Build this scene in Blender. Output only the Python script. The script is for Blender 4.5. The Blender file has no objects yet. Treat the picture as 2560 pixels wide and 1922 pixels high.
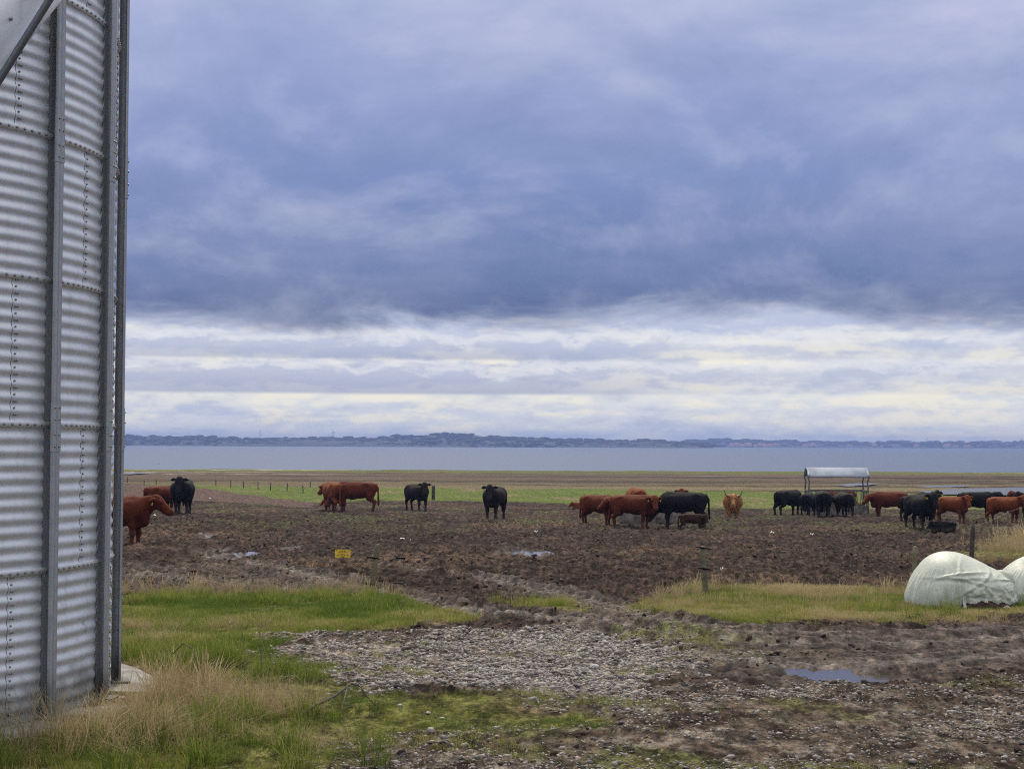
import bpy, bmesh, math, random
import numpy as np
from mathutils import Vector, Matrix

R_ = math.radians
SC = bpy.context.scene
COL = SC.collection
rng = np.random.default_rng(7)
random.seed(7)

# ------------------------------------------------------------------ camera
FPX = 3980.0            # focal length in photograph pixels (2560 wide)
CAMZ = 1.65
PITCH = math.atan(151.0 / FPX)
ROLL = 0.004
cam_d = bpy.data.cameras.new('camera')
cam_d.sensor_width = 36.0
cam_d.lens = 36.0 * FPX / 2560.0
cam_d.clip_start = 0.1
cam_d.clip_end = 20000.0
cam = bpy.data.objects.new('camera', cam_d)
COL.objects.link(cam)
fwd = Vector((0, math.cos(PITCH), math.sin(PITCH)))
rgt0 = Vector((1, 0, 0))
up0 = rgt0.cross(fwd)
rgt = (rgt0 * math.cos(ROLL) + up0 * math.sin(ROLL)).normalized()
upv = rgt.cross(fwd).normalized()
cam.matrix_world = Matrix(((rgt.x, upv.x, -fwd.x, 0), (rgt.y, upv.y, -fwd.y, 0), (rgt.z, upv.z, -fwd.z, CAMZ), (0, 0, 0, 1)))
SC.camera = cam

# ------------------------------------------------------------------ sun, exposure
SUN_AZ = R_(-5.0)      # clockwise from +Y (ahead); negative = to the left
SUN_EL = R_(50.0)
sun_dir = Vector((math.sin(SUN_AZ) * math.cos(SUN_EL), math.cos(SUN_AZ) * math.cos(SUN_EL), math.sin(SUN_EL)))
sl = bpy.data.lights.new('sun', 'SUN')
sl.energy = 3.2
sl.angle = R_(7.0)
sl.color = (1.0, 0.89, 0.70)
sun = bpy.data.objects.new('sun', sl)
sun.rotation_euler = sun_dir.to_track_quat('Z', 'Y').to_euler()
COL.objects.link(sun)
SC.view_settings.view_transform = 'Standard'
SC.view_settings.look = 'None'
SC.view_settings.gamma = 1.0
SC.view_settings.exposure = 0.0
SC.view_settings.use_curve_mapping = False
SC.cycles.max_bounces = 6
SC.cycles.volume_bounces = 0
SC.cycles.use_denoising = False
SC.cycles.filter_width = 1.1
SC.cycles.sample_clamp_direct = 4.0
SC.cycles.sample_clamp_indirect = 3.0


# ------------------------------------------------------------------ node helpers
class NT:
    def __init__(s, tree):
        s.t = tree
        s.n = tree.nodes
        s.l = tree.links

    def add(s, typ, **kw):
        nd = s.n.new(typ)
        for k, v in kw.items():
            setattr(nd, k, v)
        return nd

    def put(s, sock, v):
        if v is None:
            return
        if isinstance(v, bpy.types.NodeSocket):
            s.l.new(v, sock)
        else:
            if isinstance(v, (tuple, list)) and len(v) == 3 and sock.type == 'RGBA':
                v = (*v, 1.0)
            sock.default_value = v

    def math(s, op, a, b=None, c=None, clamp=False):
        nd = s.add('ShaderNodeMath', operation=op, use_clamp=clamp)
        for i, v in enumerate((a, b, c)):
            s.put(nd.inputs[i], v)
        return nd.outputs[0]

    def mix(s, f, a, b, mode='MIX'):
        nd = s.add('ShaderNodeMix', data_type='RGBA', blend_type=mode)
        nd.clamp_factor = True
        s.put(nd.inputs[0], f)
        s.put(nd.inputs[6], a)
        s.put(nd.inputs[7], b)
        return nd.outputs[2]

    def ramp(s, f, stops, interp='LINEAR'):
        nd = s.add('ShaderNodeValToRGB')
        nd.color_ramp.interpolation = interp
        el = nd.color_ramp.elements
        while len(el) < len(stops):
            el.new(0.5)
        for e, (p, c) in zip(el, stops):
            e.position = p
            e.color = (*c, 1) if len(c) == 3 else c
        s.put(nd.inputs[0], f)
        return nd.outputs[0]

    def smooth(s, v, a, b):
        nd = s.add('ShaderNodeMapRange', interpolation_type='SMOOTHSTEP')
        s.put(nd.inputs[0], v)
        nd.inputs[1].default_value = a
        nd.inputs[2].default_value = b
        return nd.outputs[0]

    def noise(s, vec, scale, detail=4, rough=0.55, dist=0.0):
        nd = s.add('ShaderNodeTexNoise')
        s.put(nd.inputs['Vector'], vec)
        nd.inputs['Scale'].default_value = scale
        nd.inputs['Detail'].default_value = detail
        nd.inputs['Roughness'].default_value = rough
        nd.inputs['Distortion'].default_value = dist
        return nd.outputs['Fac']

    def vmul(s, v, k, off=(0, 0, 0)):
        nd = s.add('ShaderNodeVectorMath', operation='MULTIPLY_ADD')
        s.put(nd.inputs[0], v)
        nd.inputs[1].default_value = k
        nd.inputs[2].default_value = off
        return nd.outputs[0]


# ------------------------------------------------------------------ world: cloudy sky
def build_world():
    w = bpy.data.worlds.new('World')
    SC.world = w
    w.use_nodes = True
    g = NT(w.node_tree)
    g.n.clear()
    out = g.add('ShaderNodeOutputWorld')
    bg = g.add('ShaderNodeBackground')
    bg.inputs[1].default_value = 1.0
    g.l.new(bg.outputs[0], out.inputs[0])
    tc = g.add('ShaderNodeTexCoord').outputs['Generated']
    sep = g.add('ShaderNodeSeparateXYZ')
    g.l.new(tc, sep.inputs[0])
    x, y, z = sep.outputs
    # clear sky behind the clouds
    sky = g.add('ShaderNodeTexSky', sky_type='NISHITA')
    sky.sun_disc = False
    sky.sun_elevation = SUN_EL
    sky.sun_rotation = SUN_AZ
    skyc = g.mix(1.0, sky.outputs[0], (0.1, 0.1, 0.1), 'MULTIPLY')
    # ---- the dark stratus deck overhead
    zc = g.math('MAXIMUM', z, 0.0)
    inv = g.math('DIVIDE', 1.0, g.math('ADD', zc, 0.09))
    pv = g.add('ShaderNodeCombineXYZ')
    g.l.new(g.math('MULTIPLY', x, inv), pv.inputs[0])
    g.l.new(g.math('MULTIPLY', y, inv), pv.inputs[1])
    P = pv.outputs[0]
    base = g.ramp(g.smooth(z, 0.0, 0.5), [
        (0.0, (0.055, 0.105, 0.240)), (0.055, (0.065, 0.118, 0.265)), (0.12, (0.145, 0.222, 0.440)),
        (0.26, (0.240, 0.325, 0.600)), (0.50, (0.400, 0.460, 0.730)), (1.0, (0.88, 0.90, 1.00))])
    base = g.mix(g.smooth(z, 0.32, 0.85), base, (1.55, 1.50, 1.44))
    n1 = g.noise(P, 1.3, 7, 0.56, 0.2)
    K2 = (5.2, 5.2, 9.5)
    n2 = g.noise(g.vmul(tc, K2, (3.1, 0, 0)), 1.0, 9, 0.58, 0.25)
    n2b = g.noise(g.vmul(tc, K2, (3.1, 0, 0.16)), 1.0, 9, 0.58, 0.25)
    lump = g.math('ADD', g.math('MULTIPLY', n1, 0.30), g.math('MULTIPLY', n2, 0.70))
    lf = g.smooth(lump, 0.36, 0.66)
    deck = g.mix(lf, g.mix(1.0, base, (0.80, 0.85, 0.92), 'MULTIPLY'), g.mix(0.26, base, (0.60, 0.61, 0.80)))
    rel = g.math('MULTIPLY', g.math('SUBTRACT', n2, n2b), 1.5)
    deck = g.mix(g.math('MAXIMUM', rel, 0.0), deck, (0.72, 0.72, 0.86))
    deck = g.mix(g.math('MULTIPLY', g.math('MAXIMUM', g.math('MULTIPLY', rel, -1.0), 0.0), 0.8), deck, (0.13, 0.18, 0.33))
    # ---- low bands of cumulus under the edge of the deck
    # warp the elevation so that band edges are ragged
    w1 = g.noise(g.vmul(tc, (24.0, 24.0, 58.0), (0, 0, 2.0)), 1.0, 9, 0.66, 0.5)
    w2 = g.noise(g.vmul(tc, (3.0, 3.0, 9.0), (5.0, 0, 0)), 1.0, 3, 0.5)
    zl = g.math('ADD', z, g.math('ADD', g.math('MULTIPLY', g.math('SUBTRACT', w1, 0.5), 0.026),
                                 g.math('MULTIPLY', g.math('SUBTRACT', w2, 0.5), 0.030)))
    low = g.ramp(g.smooth(zl, 0.0, 0.10), [
        (0.0, (0.60, 0.67, 0.80)), (0.03, (0.80, 0.82, 0.82)), (0.10, (0.72, 0.76, 0.83)), (0.20, (0.86, 0.86, 0.82)),
        (0.27, (0.90, 0.89, 0.82)), (0.31, (0.44, 0.48, 0.64)), (0.46, (0.55, 0.59, 0.74)), (0.52, (0.42, 0.47, 0.66)),
        (0.68, (0.58, 0.63, 0.80)), (1.0, (0.50, 0.55, 0.74))])
    KP = (21.0, 21.0, 62.0)
    puff = g.noise(g.vmul(tc, KP, (1.7, 0, 0)), 1.0, 9, 0.57)
    puffb = g.noise(g.vmul(tc, KP, (1.7, 0, 0.30)), 1.0, 9, 0.57)
    streak = g.noise(g.vmul(tc, (7.0, 7.0, 105.0), (0, 4.0, 0)), 1.0, 5, 0.5)
    comb = g.math('ADD', g.math('MULTIPLY', puff, 0.5), g.math('MULTIPLY', streak, 0.5))
    relp = g.math('MULTIPLY', g.math('SUBTRACT', puff, puffb), 2.3)
    cream = g.math('MULTIPLY', g.smooth(g.math('ADD', comb, g.math('MULTIPLY', relp, 0.10)), 0.49, 0.60), g.smooth(zl, 0.082, 0.045))
    # the gap in the clouds ahead to the right is the brightest part of the band
    azr = g.math('DIVIDE', x, g.math('MAXIMUM', y, 0.05))
    right = g.smooth(azr, -0.02, 0.16)
    hi_part = g.math('MULTIPLY', right, g.smooth(zl, 0.070, 0.050))
    low = g.mix(g.math('MULTIPLY', hi_part, 0.60), low, (0.86, 0.87, 0.86))
    low = g.mix(g.math('MULTIPLY', cream, 0.80), low, (1.06, 0.99, 0.78))
    shade = g.smooth(comb, 0.48, 0.38)
    low = g.mix(g.math('MULTIPLY', shade, 0.60), low, (0.48, 0.55, 0.74))
    low = g.mix(g.math('MAXIMUM', relp, 0.0), low, (1.05, 1.0, 0.84))
    low = g.mix(g.math('MAXIMUM', g.math('MULTIPLY', relp, -0.8), 0.0), low, (0.40, 0.46, 0.64))
    # two long banks of stratocumulus: flat grey bases, lumpy lit tops
    for zb, zt_, am in ((0.0300, 0.050, 0.80), (0.0515, 0.068, 0.65)):
        b_ = g.smooth(g.math('ADD', z, g.math('MULTIPLY', g.math('SUBTRACT', w2, 0.5), 0.007)), zb, zb + 0.0028)
        t_ = g.smooth(g.math('SUBTRACT', z, g.math('MULTIPLY', g.math('SUBTRACT', w1, 0.5), 0.036)), zt_ + 0.005, zt_ - 0.006)
        bank = g.math('MULTIPLY', g.math('MULTIPLY', b_, t_), g.math('SUBTRACT', 1.0, g.math('MULTIPLY', right, 0.72)))
        low = g.mix(g.math('MULTIPLY', bank, am), low, g.mix(g.smooth(z, zb, zt_), (0.36, 0.41, 0.58), (0.56, 0.59, 0.74)))
        rim = g.math('MULTIPLY', g.math('MULTIPLY', g.math('MULTIPLY', t_, g.math('SUBTRACT', 1.0, t_)), 2.4), b_)
        low = g.mix(rim, low, (0.88, 0.88, 0.90))
    low = g.mix(0.08, low, skyc)
    deck = g.mix(0.10, deck, (0.37, 0.38, 0.44))
    # ---- deck edge
    e1 = g.noise(g.vmul(tc, (7.0, 7.0, 24.0), (0.6, 0, 0)), 1.0, 7, 0.62, 0.6)
    bump = g.math('MULTIPLY', g.smooth(azr, 0.02, 0.10), g.smooth(azr, 0.27, 0.16))
    ez = g.math('SUBTRACT', g.math('ADD', z, g.math('MULTIPLY', g.math('SUBTRACT', e1, 0.5), 0.045)),
                g.math('MULTIPLY', bump, 0.012))
    m = g.smooth(ez, 0.066, 0.084)
    col = g.mix(m, low, deck)
    # below the horizon: same grey as the sea mist
    col = g.mix(g.smooth(z, 0.0, -0.02), col, (0.35, 0.38, 0.46))
    g.l.new(col, bg.inputs[0])


build_world()

# ------------------------------------------------------------------ numpy noise


def _hash(ix, iy, seed):
    h = (ix.astype(np.int64) * 374761393 + iy.astype(np.int64) * 668265263 + seed * 1442695041) & 0xffffffff
    h = ((h ^ (h >> 13)) * 1274126177) & 0xffffffff
    h = h ^ (h >> 16)
    return (h & 0xffff).astype(np.float32) / 65535.0


def vnoise(x, y, seed=0):
    ix = np.floor(x)
    iy = np.floor(y)
    fx = (x - ix).astype(np.float32)
    fy = (y - iy).astype(np.float32)
    fx = fx * fx * fx * (fx * (fx * 6 - 15) + 10)
    fy = fy * fy * fy * (fy * (fy * 6 - 15) + 10)
    ix = ix.astype(np.int64)
    iy = iy.astype(np.int64)
    a = _hash(ix, iy, seed)
    b = _hash(ix + 1, iy, seed)
    c = _hash(ix, iy + 1, seed)
    d = _hash(ix + 1, iy + 1, seed)
    return (a + (b - a) * fx) * (1 - fy) + (c + (d - c) * fx) * fy - 0.5


def fbm(x, y, scale, octv=4, gain=0.5, seed=0):
    s = np.zeros(np.shape(x), np.float32)
    a = 1.0
    f = 1.0 / scale
    for o in range(octv):
        c, sn = math.cos(0.7 * o + 0.3), math.sin(0.7 * o + 0.3)
        s += a * vnoise((x * c - y * sn) * f + 17.3 * o, (x * sn + y * c) * f + 5.1 * o, seed + o)
        a *= gain
        f *= 2.03
    return s


# ------------------------------------------------------------------ the land
PY = np.array([-100, 0, 11, 16, 21, 30, 42, 60, 75, 100, 160, 226, 232, 260.0])
PZ = np.array([0.0, 0.0, 0.0, -0.13, -0.35, -0.66, -1.03, -1.22, -1.55, -1.72, -1.85, -1.92, -2.3, -3.2])


def smoothprof(y):
    # average of the polyline over a small window: no kinks
    y = np.asarray(y, float)
    return (np.interp(y - 2.5, PY, PZ) + np.interp(y - 1, PY, PZ) + np.interp(y + 1, PY, PZ) + np.interp(y + 2.5, PY, PZ)) / 4.0


RX = np.array(rgt); UX = np.array(upv); FX = np.array(fwd)


def ray(px, py):
    d = FX + RX * ((px - 1280.0) / FPX) - UX * ((py - 961.0) / FPX)
    return d


def at(px, py, z=None):
    """ground (or height z) point seen at a photograph pixel"""
    d = ray(px, py)
    if z is not None:
        t = (z - CAMZ) / d[2]
        return Vector((d[0] * t, d[1] * t, z))
    lo, hi = 2.0, 400.0
    for _ in range(60):
        m = (lo + hi) / 2
        if CAMZ + d[2] * m > float(smoothprof(d[1] * m)):
            lo = m
        else:
            hi = m
    return Vector((d[0] * lo, d[1] * lo, float(smoothprof(d[1] * lo))))


def atdepth(px, py, Y):
    d = ray(px, py)
    t = Y / d[1]
    return Vector((d[0] * t, d[1] * t, CAMZ + d[2] * t))


def to_px(x, y, z):
    vx, vy, vz = x, y, z - CAMZ
    f = np.maximum(vx * FX[0] + vy * FX[1] + vz * FX[2], 0.3)
    u = (vx * RX[0] + vy * RX[1] + vz * RX[2]) / f
    v = (vx * UX[0] + vy * UX[1] + vz * UX[2]) / f
    return 1280 + u * FPX, 961 - v * FPX


def inpoly(px, py, poly):
    r = np.zeros(np.shape(px), bool)
    n = len(poly)
    for i in range(n):
        x1, y1 = poly[i]
        x2, y2 = poly[(i + 1) % n]
        if y1 == y2:
            continue
        c = ((y1 > py) != (y2 > py)) & (px < (x2 - x1) * (py - y1) / (y2 - y1) + x1)
        r ^= c
    return r


ZONES = {
    'grass': [[(250, 1494), (420, 1490), (600, 1494), (760, 1486), (880, 1492), (1000, 1500), (1100, 1522), (1180, 1545), (1120, 1562),
               (1040, 1560), (960, 1575), (800, 1578), (700, 1596), (660, 1625), (760, 1650), (830, 1690), (880, 1725), (960, 1755),
               (1060, 1760), (1150, 1745), (1300, 1775), (1500, 1800), (1520, 1835), (1350, 1850), (1240, 1845), (1150, 1850), (1000, 1845), (920, 1880),
               (850, 1990), (800, 2600), (-800, 2600), (-800, 1490)],
              [(1560, 1512), (1640, 1484), (1720, 1470), (1900, 1464), (2100, 1468), (2300, 1470), (2600, 1450), (3200, 1440), (3200, 1535),
               (2560, 1525), (2450, 1535), (2250, 1545), (2050, 1548), (1850, 1548), (1700, 1532)],
              [(1270, 1502), (1330, 1496), (1420, 1505), (1480, 1520), (1400, 1526), (1310, 1515)],
              [(2390, 1392), (2440, 1372), (2560, 1330), (2900, 1320), (3200, 1330), (3200, 1400), (2600, 1398)]],
    'gravel': [[(640, 1614), (760, 1592), (800, 1582), (900, 1592), (1050, 1600), (1180, 1592), (1350, 1587), (1500, 1590), (1640, 1610),
                (1700, 1650), (1640, 1700), (1600, 1750), (1500, 1790), (1350, 1775), (1200, 1748), (1100, 1735), (960, 1752), (880, 1735),
                (870, 1700), (810, 1660)]],
    'grit': [[(1500, 1590), (1700, 1565), (1900, 1575), (1850, 1610), (1600, 1650), (1640, 1740), (1900, 1730), (2250, 1780), (2600, 1680),
              (2800, 1720), (2560, 1800), (2200, 1880), (2000, 2500), (1150, 2500), (1230, 1860), (1400, 1840), (1520, 1790)],
             [(860, 1880), (960, 1850), (1150, 1845), (1300, 1850), (1300, 2600), (760, 2600)],
             [(1900, 1740), (2300, 1790), (2700, 1720), (3400, 1700), (3400, 2600), (1900, 2600)]],
    'green': [[(300, 1208), (480, 1212), (700, 1215), (1000, 1219), (1450, 1223), (1950, 1228), (2250, 1232), (2600, 1237), (3200, 1240),
               (3200, 1278), (2560, 1274), (1900, 1270), (1600, 1264), (1250, 1255), (900, 1252), (780, 1258), (620, 1240), (470, 1219), (300, 1211)]],
    'plough': [[(-900, 1200), (300, 1208), (480, 1217), (620, 1237), (790, 1257), (780, 1270), (480, 1250), (300, 1252), (-900, 1262)]],
    'wettrk': [[(280, 1410), (700, 1415), (860, 1450), (1080, 1500), (1250, 1540), (1180, 1550), (1000, 1505), (850, 1490), (280, 1480)],
               [(1140, 1440), (1250, 1435), (1480, 1480), (1660, 1540), (1700, 1580), (1500, 1590), (1300, 1545), (1400, 1530), (1300, 1490)],
               [(1750, 1560), (2100, 1570), (2600, 1560), (2600, 1640), (2300, 1700), (1950, 1720), (1650, 1680), (1800, 1620)]],
}

TRACKS = [  # polylines in photograph pixels, dropped on the ground; half width (m)
    ([(520, 1392), (700, 1420), (860, 1462), (1000, 1492), (1130, 1520), (1260, 1542), (1420, 1556)], 0.30),
    ([(1000, 1418), (1180, 1442), (1330, 1468), (1480, 1500), (1600, 1532), (1720, 1556)], 0.30),
    ([(1230, 1524), (1400, 1540), (1560, 1560), (1700, 1580), (1900, 1596), (2100, 1600), (2400, 1592), (2700, 1580)], 0.28),
    ([(1500, 1575), (1640, 1612), (1800, 1640), (1960, 1652), (2200, 1650), (2450, 1636), (2750, 1612)], 0.28),
    ([(1820, 1572), (2050, 1572), (2300, 1566), (2600, 1556)], 0.26),
    ([(300, 1440), (480, 1452), (640, 1470), (760, 1478)], 0.30),
]
PUDDLES = [  # centre px, half size px, seed
    (2095, 1679, 115, 12, 1), (1305, 1388, 50, 7, 2), (728, 1372, 17, 5, 3), (590, 1387, 28, 4, 4), (520, 1336, 15, 2, 5),
    (548, 1374, 16, 2.5, 6),
]


def trk_field(x, y):
    """signed herringbone tread relief and a 0..1 track mask"""
    rel = np.zeros_like(x)
    mask = np.zeros_like(x)
    for pts, hw in TRACKS:
        W = [at(a, b) for a, b in pts]
        s0 = 0.0
        bd = np.full(x.shape, 1e9, np.float32)
        bs = np.zeros_like(x)
        bt = np.zeros_like(x)
        for a, b in zip(W[:-1], W[1:]):
            dx, dy = b.x - a.x, b.y - a.y
            L = math.hypot(dx, dy)
            t = np.clip(((x - a.x) * dx + (y - a.y) * dy) / (L * L), 0, 1)
            qx, qy = x - a.x - t * dx, y - a.y - t * dy
            d = np.hypot(qx, qy)
            sd = (dx * qy - dy * qx) / L
            m = d < bd
            bd = np.where(m, d, bd)
            bs = np.where(m, s0 + t * L, bs)
            bt = np.where(m, sd, bt)
            s0 += L
        mk = np.clip((hw - bd) / 0.10, 0, 1)
        lug = np.sin((bs + np.abs(bt) * 0.8 + (bt > 0) * 0.16) * 2 * math.pi / 0.42)
        lug = np.clip(lug * 2.5, -1, 1)
        berm = np.exp(-((bd - hw - 0.06) / 0.08) ** 2)
        nr = np.clip((y - 10.5) / 9.0, 0.38, 1.0)
        rel += (mk * (lug * 0.055 - 0.06) + berm * 0.055) * nr
        mask = np.maximum(mask, np.maximum(mk, berm * 0.3))
    return rel, mask


PW = []
for (cx, cy, hx, hy, sd) in PUDDLES:
    c = at(cx, cy)
    ax = (at(cx + hx, cy) - at(cx - hx, cy)).length / 2
    ay = (at(cx, cy - hy) - at(cx, cy + hy)).length / 2
    PW.append((c, ax, ay, sd))


def zone(name, x, y, jit=0.016, seeds=(11, 23)):
    """soft 0..1 membership of a ground zone at world x,y; the outline is frayed by world-space noise"""
    acc = np.zeros(x.shape, np.float32)
    for k, sc_ in enumerate((1.0, 0.25)):
        j = jit * np.maximum(y, 6.0) * (1.0 if k == 0 else 0.7)
        xx = x + fbm(x, y, 1.6 * sc_, 4, 0.6, seeds[0] + k) * j * 1.5
        yy = y + fbm(x, y, 1.6 * sc_, 4, 0.6, seeds[1] + k) * j * 3.0
        px, py = to_px(xx, yy, smoothprof(yy))
        m = np.zeros(x.shape, bool)
        for poly in ZONES[name]:
            m |= inpoly(px, py, poly)
        acc += m * 0.5
    return acc


def masks(x, y):
    M = {k: zone(k, x, y, 0.05 if k in ('gravel', 'grit') else 0.018) for k in ('grass', 'gravel', 'grit', 'wettrk')}
    far = y > 60
    M['green'] = np.where(far, zone('green', x, y, 0.006), 0)
    M['plough'] = np.where(far, zone('plough', x, y, 0.002), 0)
    M['mud'] = np.clip(1 - np.maximum(M['grass'], np.maximum(M['gravel'], np.maximum(M['green'], M['plough']))), 0, 1) * (y < 96)
    return M


def height(x, y, M=None):
    x = np.asarray(x, np.float32)
    y = np.asarray(y, np.float32)
    if M is None:
        M = masks(x, y)
    z = smoothprof(y).astype(np.float32)
    z += fbm(x, y, 9.0, 2, 0.5, 3) * 0.10
    mud = M['mud'] * (1 - 0.55 * M['grit'])
    fd = np.clip(1.25 - y / 110.0, 0.35, 1)
    cl = fbm(x, y, 0.75, 5, 0.62, 31)
    rg = np.abs(fbm(x + 40, y, 0.42, 4, 0.6, 41))
    lw = 0.28 + 0.72 * np.clip((y - 13) / 14, 0, 1)
    cl = cl * lw; rg = rg * lw
    z += mud * fd * (cl * 0.15 - rg * 0.13 + 0.02)
    f1 = (0.24 - np.abs(fbm(x, y, 0.30, 5, 0.74, 43))) * (1 - 0.45 * M['wettrk'])
    f2 = 0.22 - np.abs(fbm(x * 0.8, y * 0.45, 0.40, 3, 0.62, 47))
    wn = np.clip((34 - y) / 14, 0, 1)
    fine = M['mud'] * (1 - 0.35 * M['grit']) * (f1 * (0.045 + 0.055 * np.clip((y - 13) / 9, 0, 1)) * wn + f2 * 0.17 * (1 - wn) * np.clip((100 - y) / 30, 0, 1))
    z += fine
    z += M['grass'] * fbm(x, y, 0.6, 3, 0.5, 51) * 0.05
    z += M['gravel'] * fbm(x, y, 0.35, 4, 0.6, 61) * 0.045
    near = (y < 45)
    rel, tm = trk_field(x, y)
    z = np.where(near, z * 1.0 + rel * (1 - M['grass']) + 0, z)
    # smooth out clods inside the pressed track
    z = np.where(near, z - tm * mud * fd * (cl * 0.15 - rg * 0.13 + 0.02) * 0.9 - tm * fine * 0.85, z)
    M['trk'] = np.where(near, tm, 0)
    M['pud'] = np.zeros(x.shape, np.float32)
    for (c, ax, ay, sd) in PW:
        q = np.sqrt(((x - c.x) / (ax * 1.25)) ** 2 + ((y - c.y) / (ay * 1.5)) ** 2)
        m = np.clip(1.25 - q + fbm(x, y, 0.5, 4, 0.6, 70 + sd) * 1.4, 0, 1)
        m = m * m * (3 - 2 * m)
        z = z * (1 - m) + (c.z - 0.10) * m
        M['pud'] = np.maximum(M['pud'], np.clip(1.45 - q, 0, 1))
    z = np.where(y > 96, smoothprof(y) + fbm(x, y * 0.35, 3.0, 4, 0.55, 81) * 0.12 * (y < 226), z)
    return z.astype(np.float32)


def gz(x, y):
    return float(height(np.array([x], np.float32), np.array([y], np.float32))[0])


def mesh_np(name, V, F=None, tris=None):
    """mesh from numpy arrays: F quads (n,4) and/or tris (m,3)"""
    me = bpy.data.meshes.new(name)
    V = np.ascontiguousarray(V, np.float32)
    me.vertices.add(len(V))
    me.vertices.foreach_set('co', V.ravel())
    loops, starts = [], []
    n = 0
    if F is not None and len(F):
        loops.append(np.asarray(F, np.int32).ravel())
        starts.append(np.arange(len(F), dtype=np.int32) * 4)
        n = len(F) * 4
    if tris is not None and len(tris):
        loops.append(np.asarray(tris, np.int32).ravel())
        starts.append(n + np.arange(len(tris), dtype=np.int32) * 3)
    if loops:
        lp = np.concatenate(loops)
        st = np.concatenate(starts)
        me.loops.add(len(lp))
        me.loops.foreach_set('vertex_index', lp)
        me.polygons.add(len(st))
        me.polygons.foreach_set('loop_start', st)
    me.update(calc_edges=True)
    return me


def smooth_shade(me):
    me.polygons.foreach_set('use_smooth', np.ones(len(me.polygons), bool))


def fattr(me, name, arr):
    a = me.attributes.new(name, 'FLOAT', 'POINT')
    a.data.foreach_set('value', np.ascontiguousarray(arr, np.float32))


def link(name, me, mat=None, parent=None, label=None, cat=None, group=None, kind=None):
    o = bpy.data.objects.new(name, me)
    COL.objects.link(o)
    if mat is not None and me is not None and len(me.materials) == 0:
        me.materials.append(mat)
    if parent is not None:
        o.parent = parent
    tag(o, label, cat, group, kind)
    return o


def tag(o, label=None, cat=None, group=None, kind=None):
    if label: o['label'] = label
    if cat: o['category'] = cat
    if group: o['group'] = group
    if kind: o['kind'] = kind


def new_mat(name):
    m = bpy.data.materials.new(name)
    m.use_nodes = True
    g = NT(m.node_tree)
    g.n.clear()
    out = g.add('ShaderNodeOutputMaterial')
    return m, g, out


def pbsdf(g, out, col, rough=0.7, metal=0.0, spec=0.5, bump=None, bs=0.3, bd=0.01):
    p = g.add('ShaderNodeBsdfPrincipled')
    g.put(p.inputs['Base Color'], col)
    g.put(p.inputs['Roughness'], rough)
    g.put(p.inputs['Metallic'], metal)
    g.put(p.inputs['Specular IOR Level'], spec)
    if bump is not None:
        b = g.add('ShaderNodeBump')
        b.inputs['Strength'].default_value = bs
        b.inputs['Distance'].default_value = bd
        g.put(b.inputs['Height'], bump)
        g.l.new(b.outputs[0], p.inputs['Normal'])
    if out is not None:
        g.l.new(p.outputs[0], out.inputs[0])
    return p


def simple_mat(name, col, rough=0.7, metal=0.0, var=0.15, scale=8.0, spec=0.5, bump=0.2, bd=0.004, col2=None):
    m, g, out = new_mat(name)
    tc = g.add('ShaderNodeTexCoord').outputs['Object']
    n = g.noise(tc, scale, 5, 0.6)
    c2 = col2 if col2 else tuple(c * (1 - 2.2 * var) for c in col)
    c = g.mix(g.smooth(n, 0.32, 0.68), c2, tuple(c_ * (1 + var) for c_ in col))
    pbsdf(g, out, c, rough, metal, spec, g.noise(tc, scale * 4, 4, 0.6), bump, bd)
    return m


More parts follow.
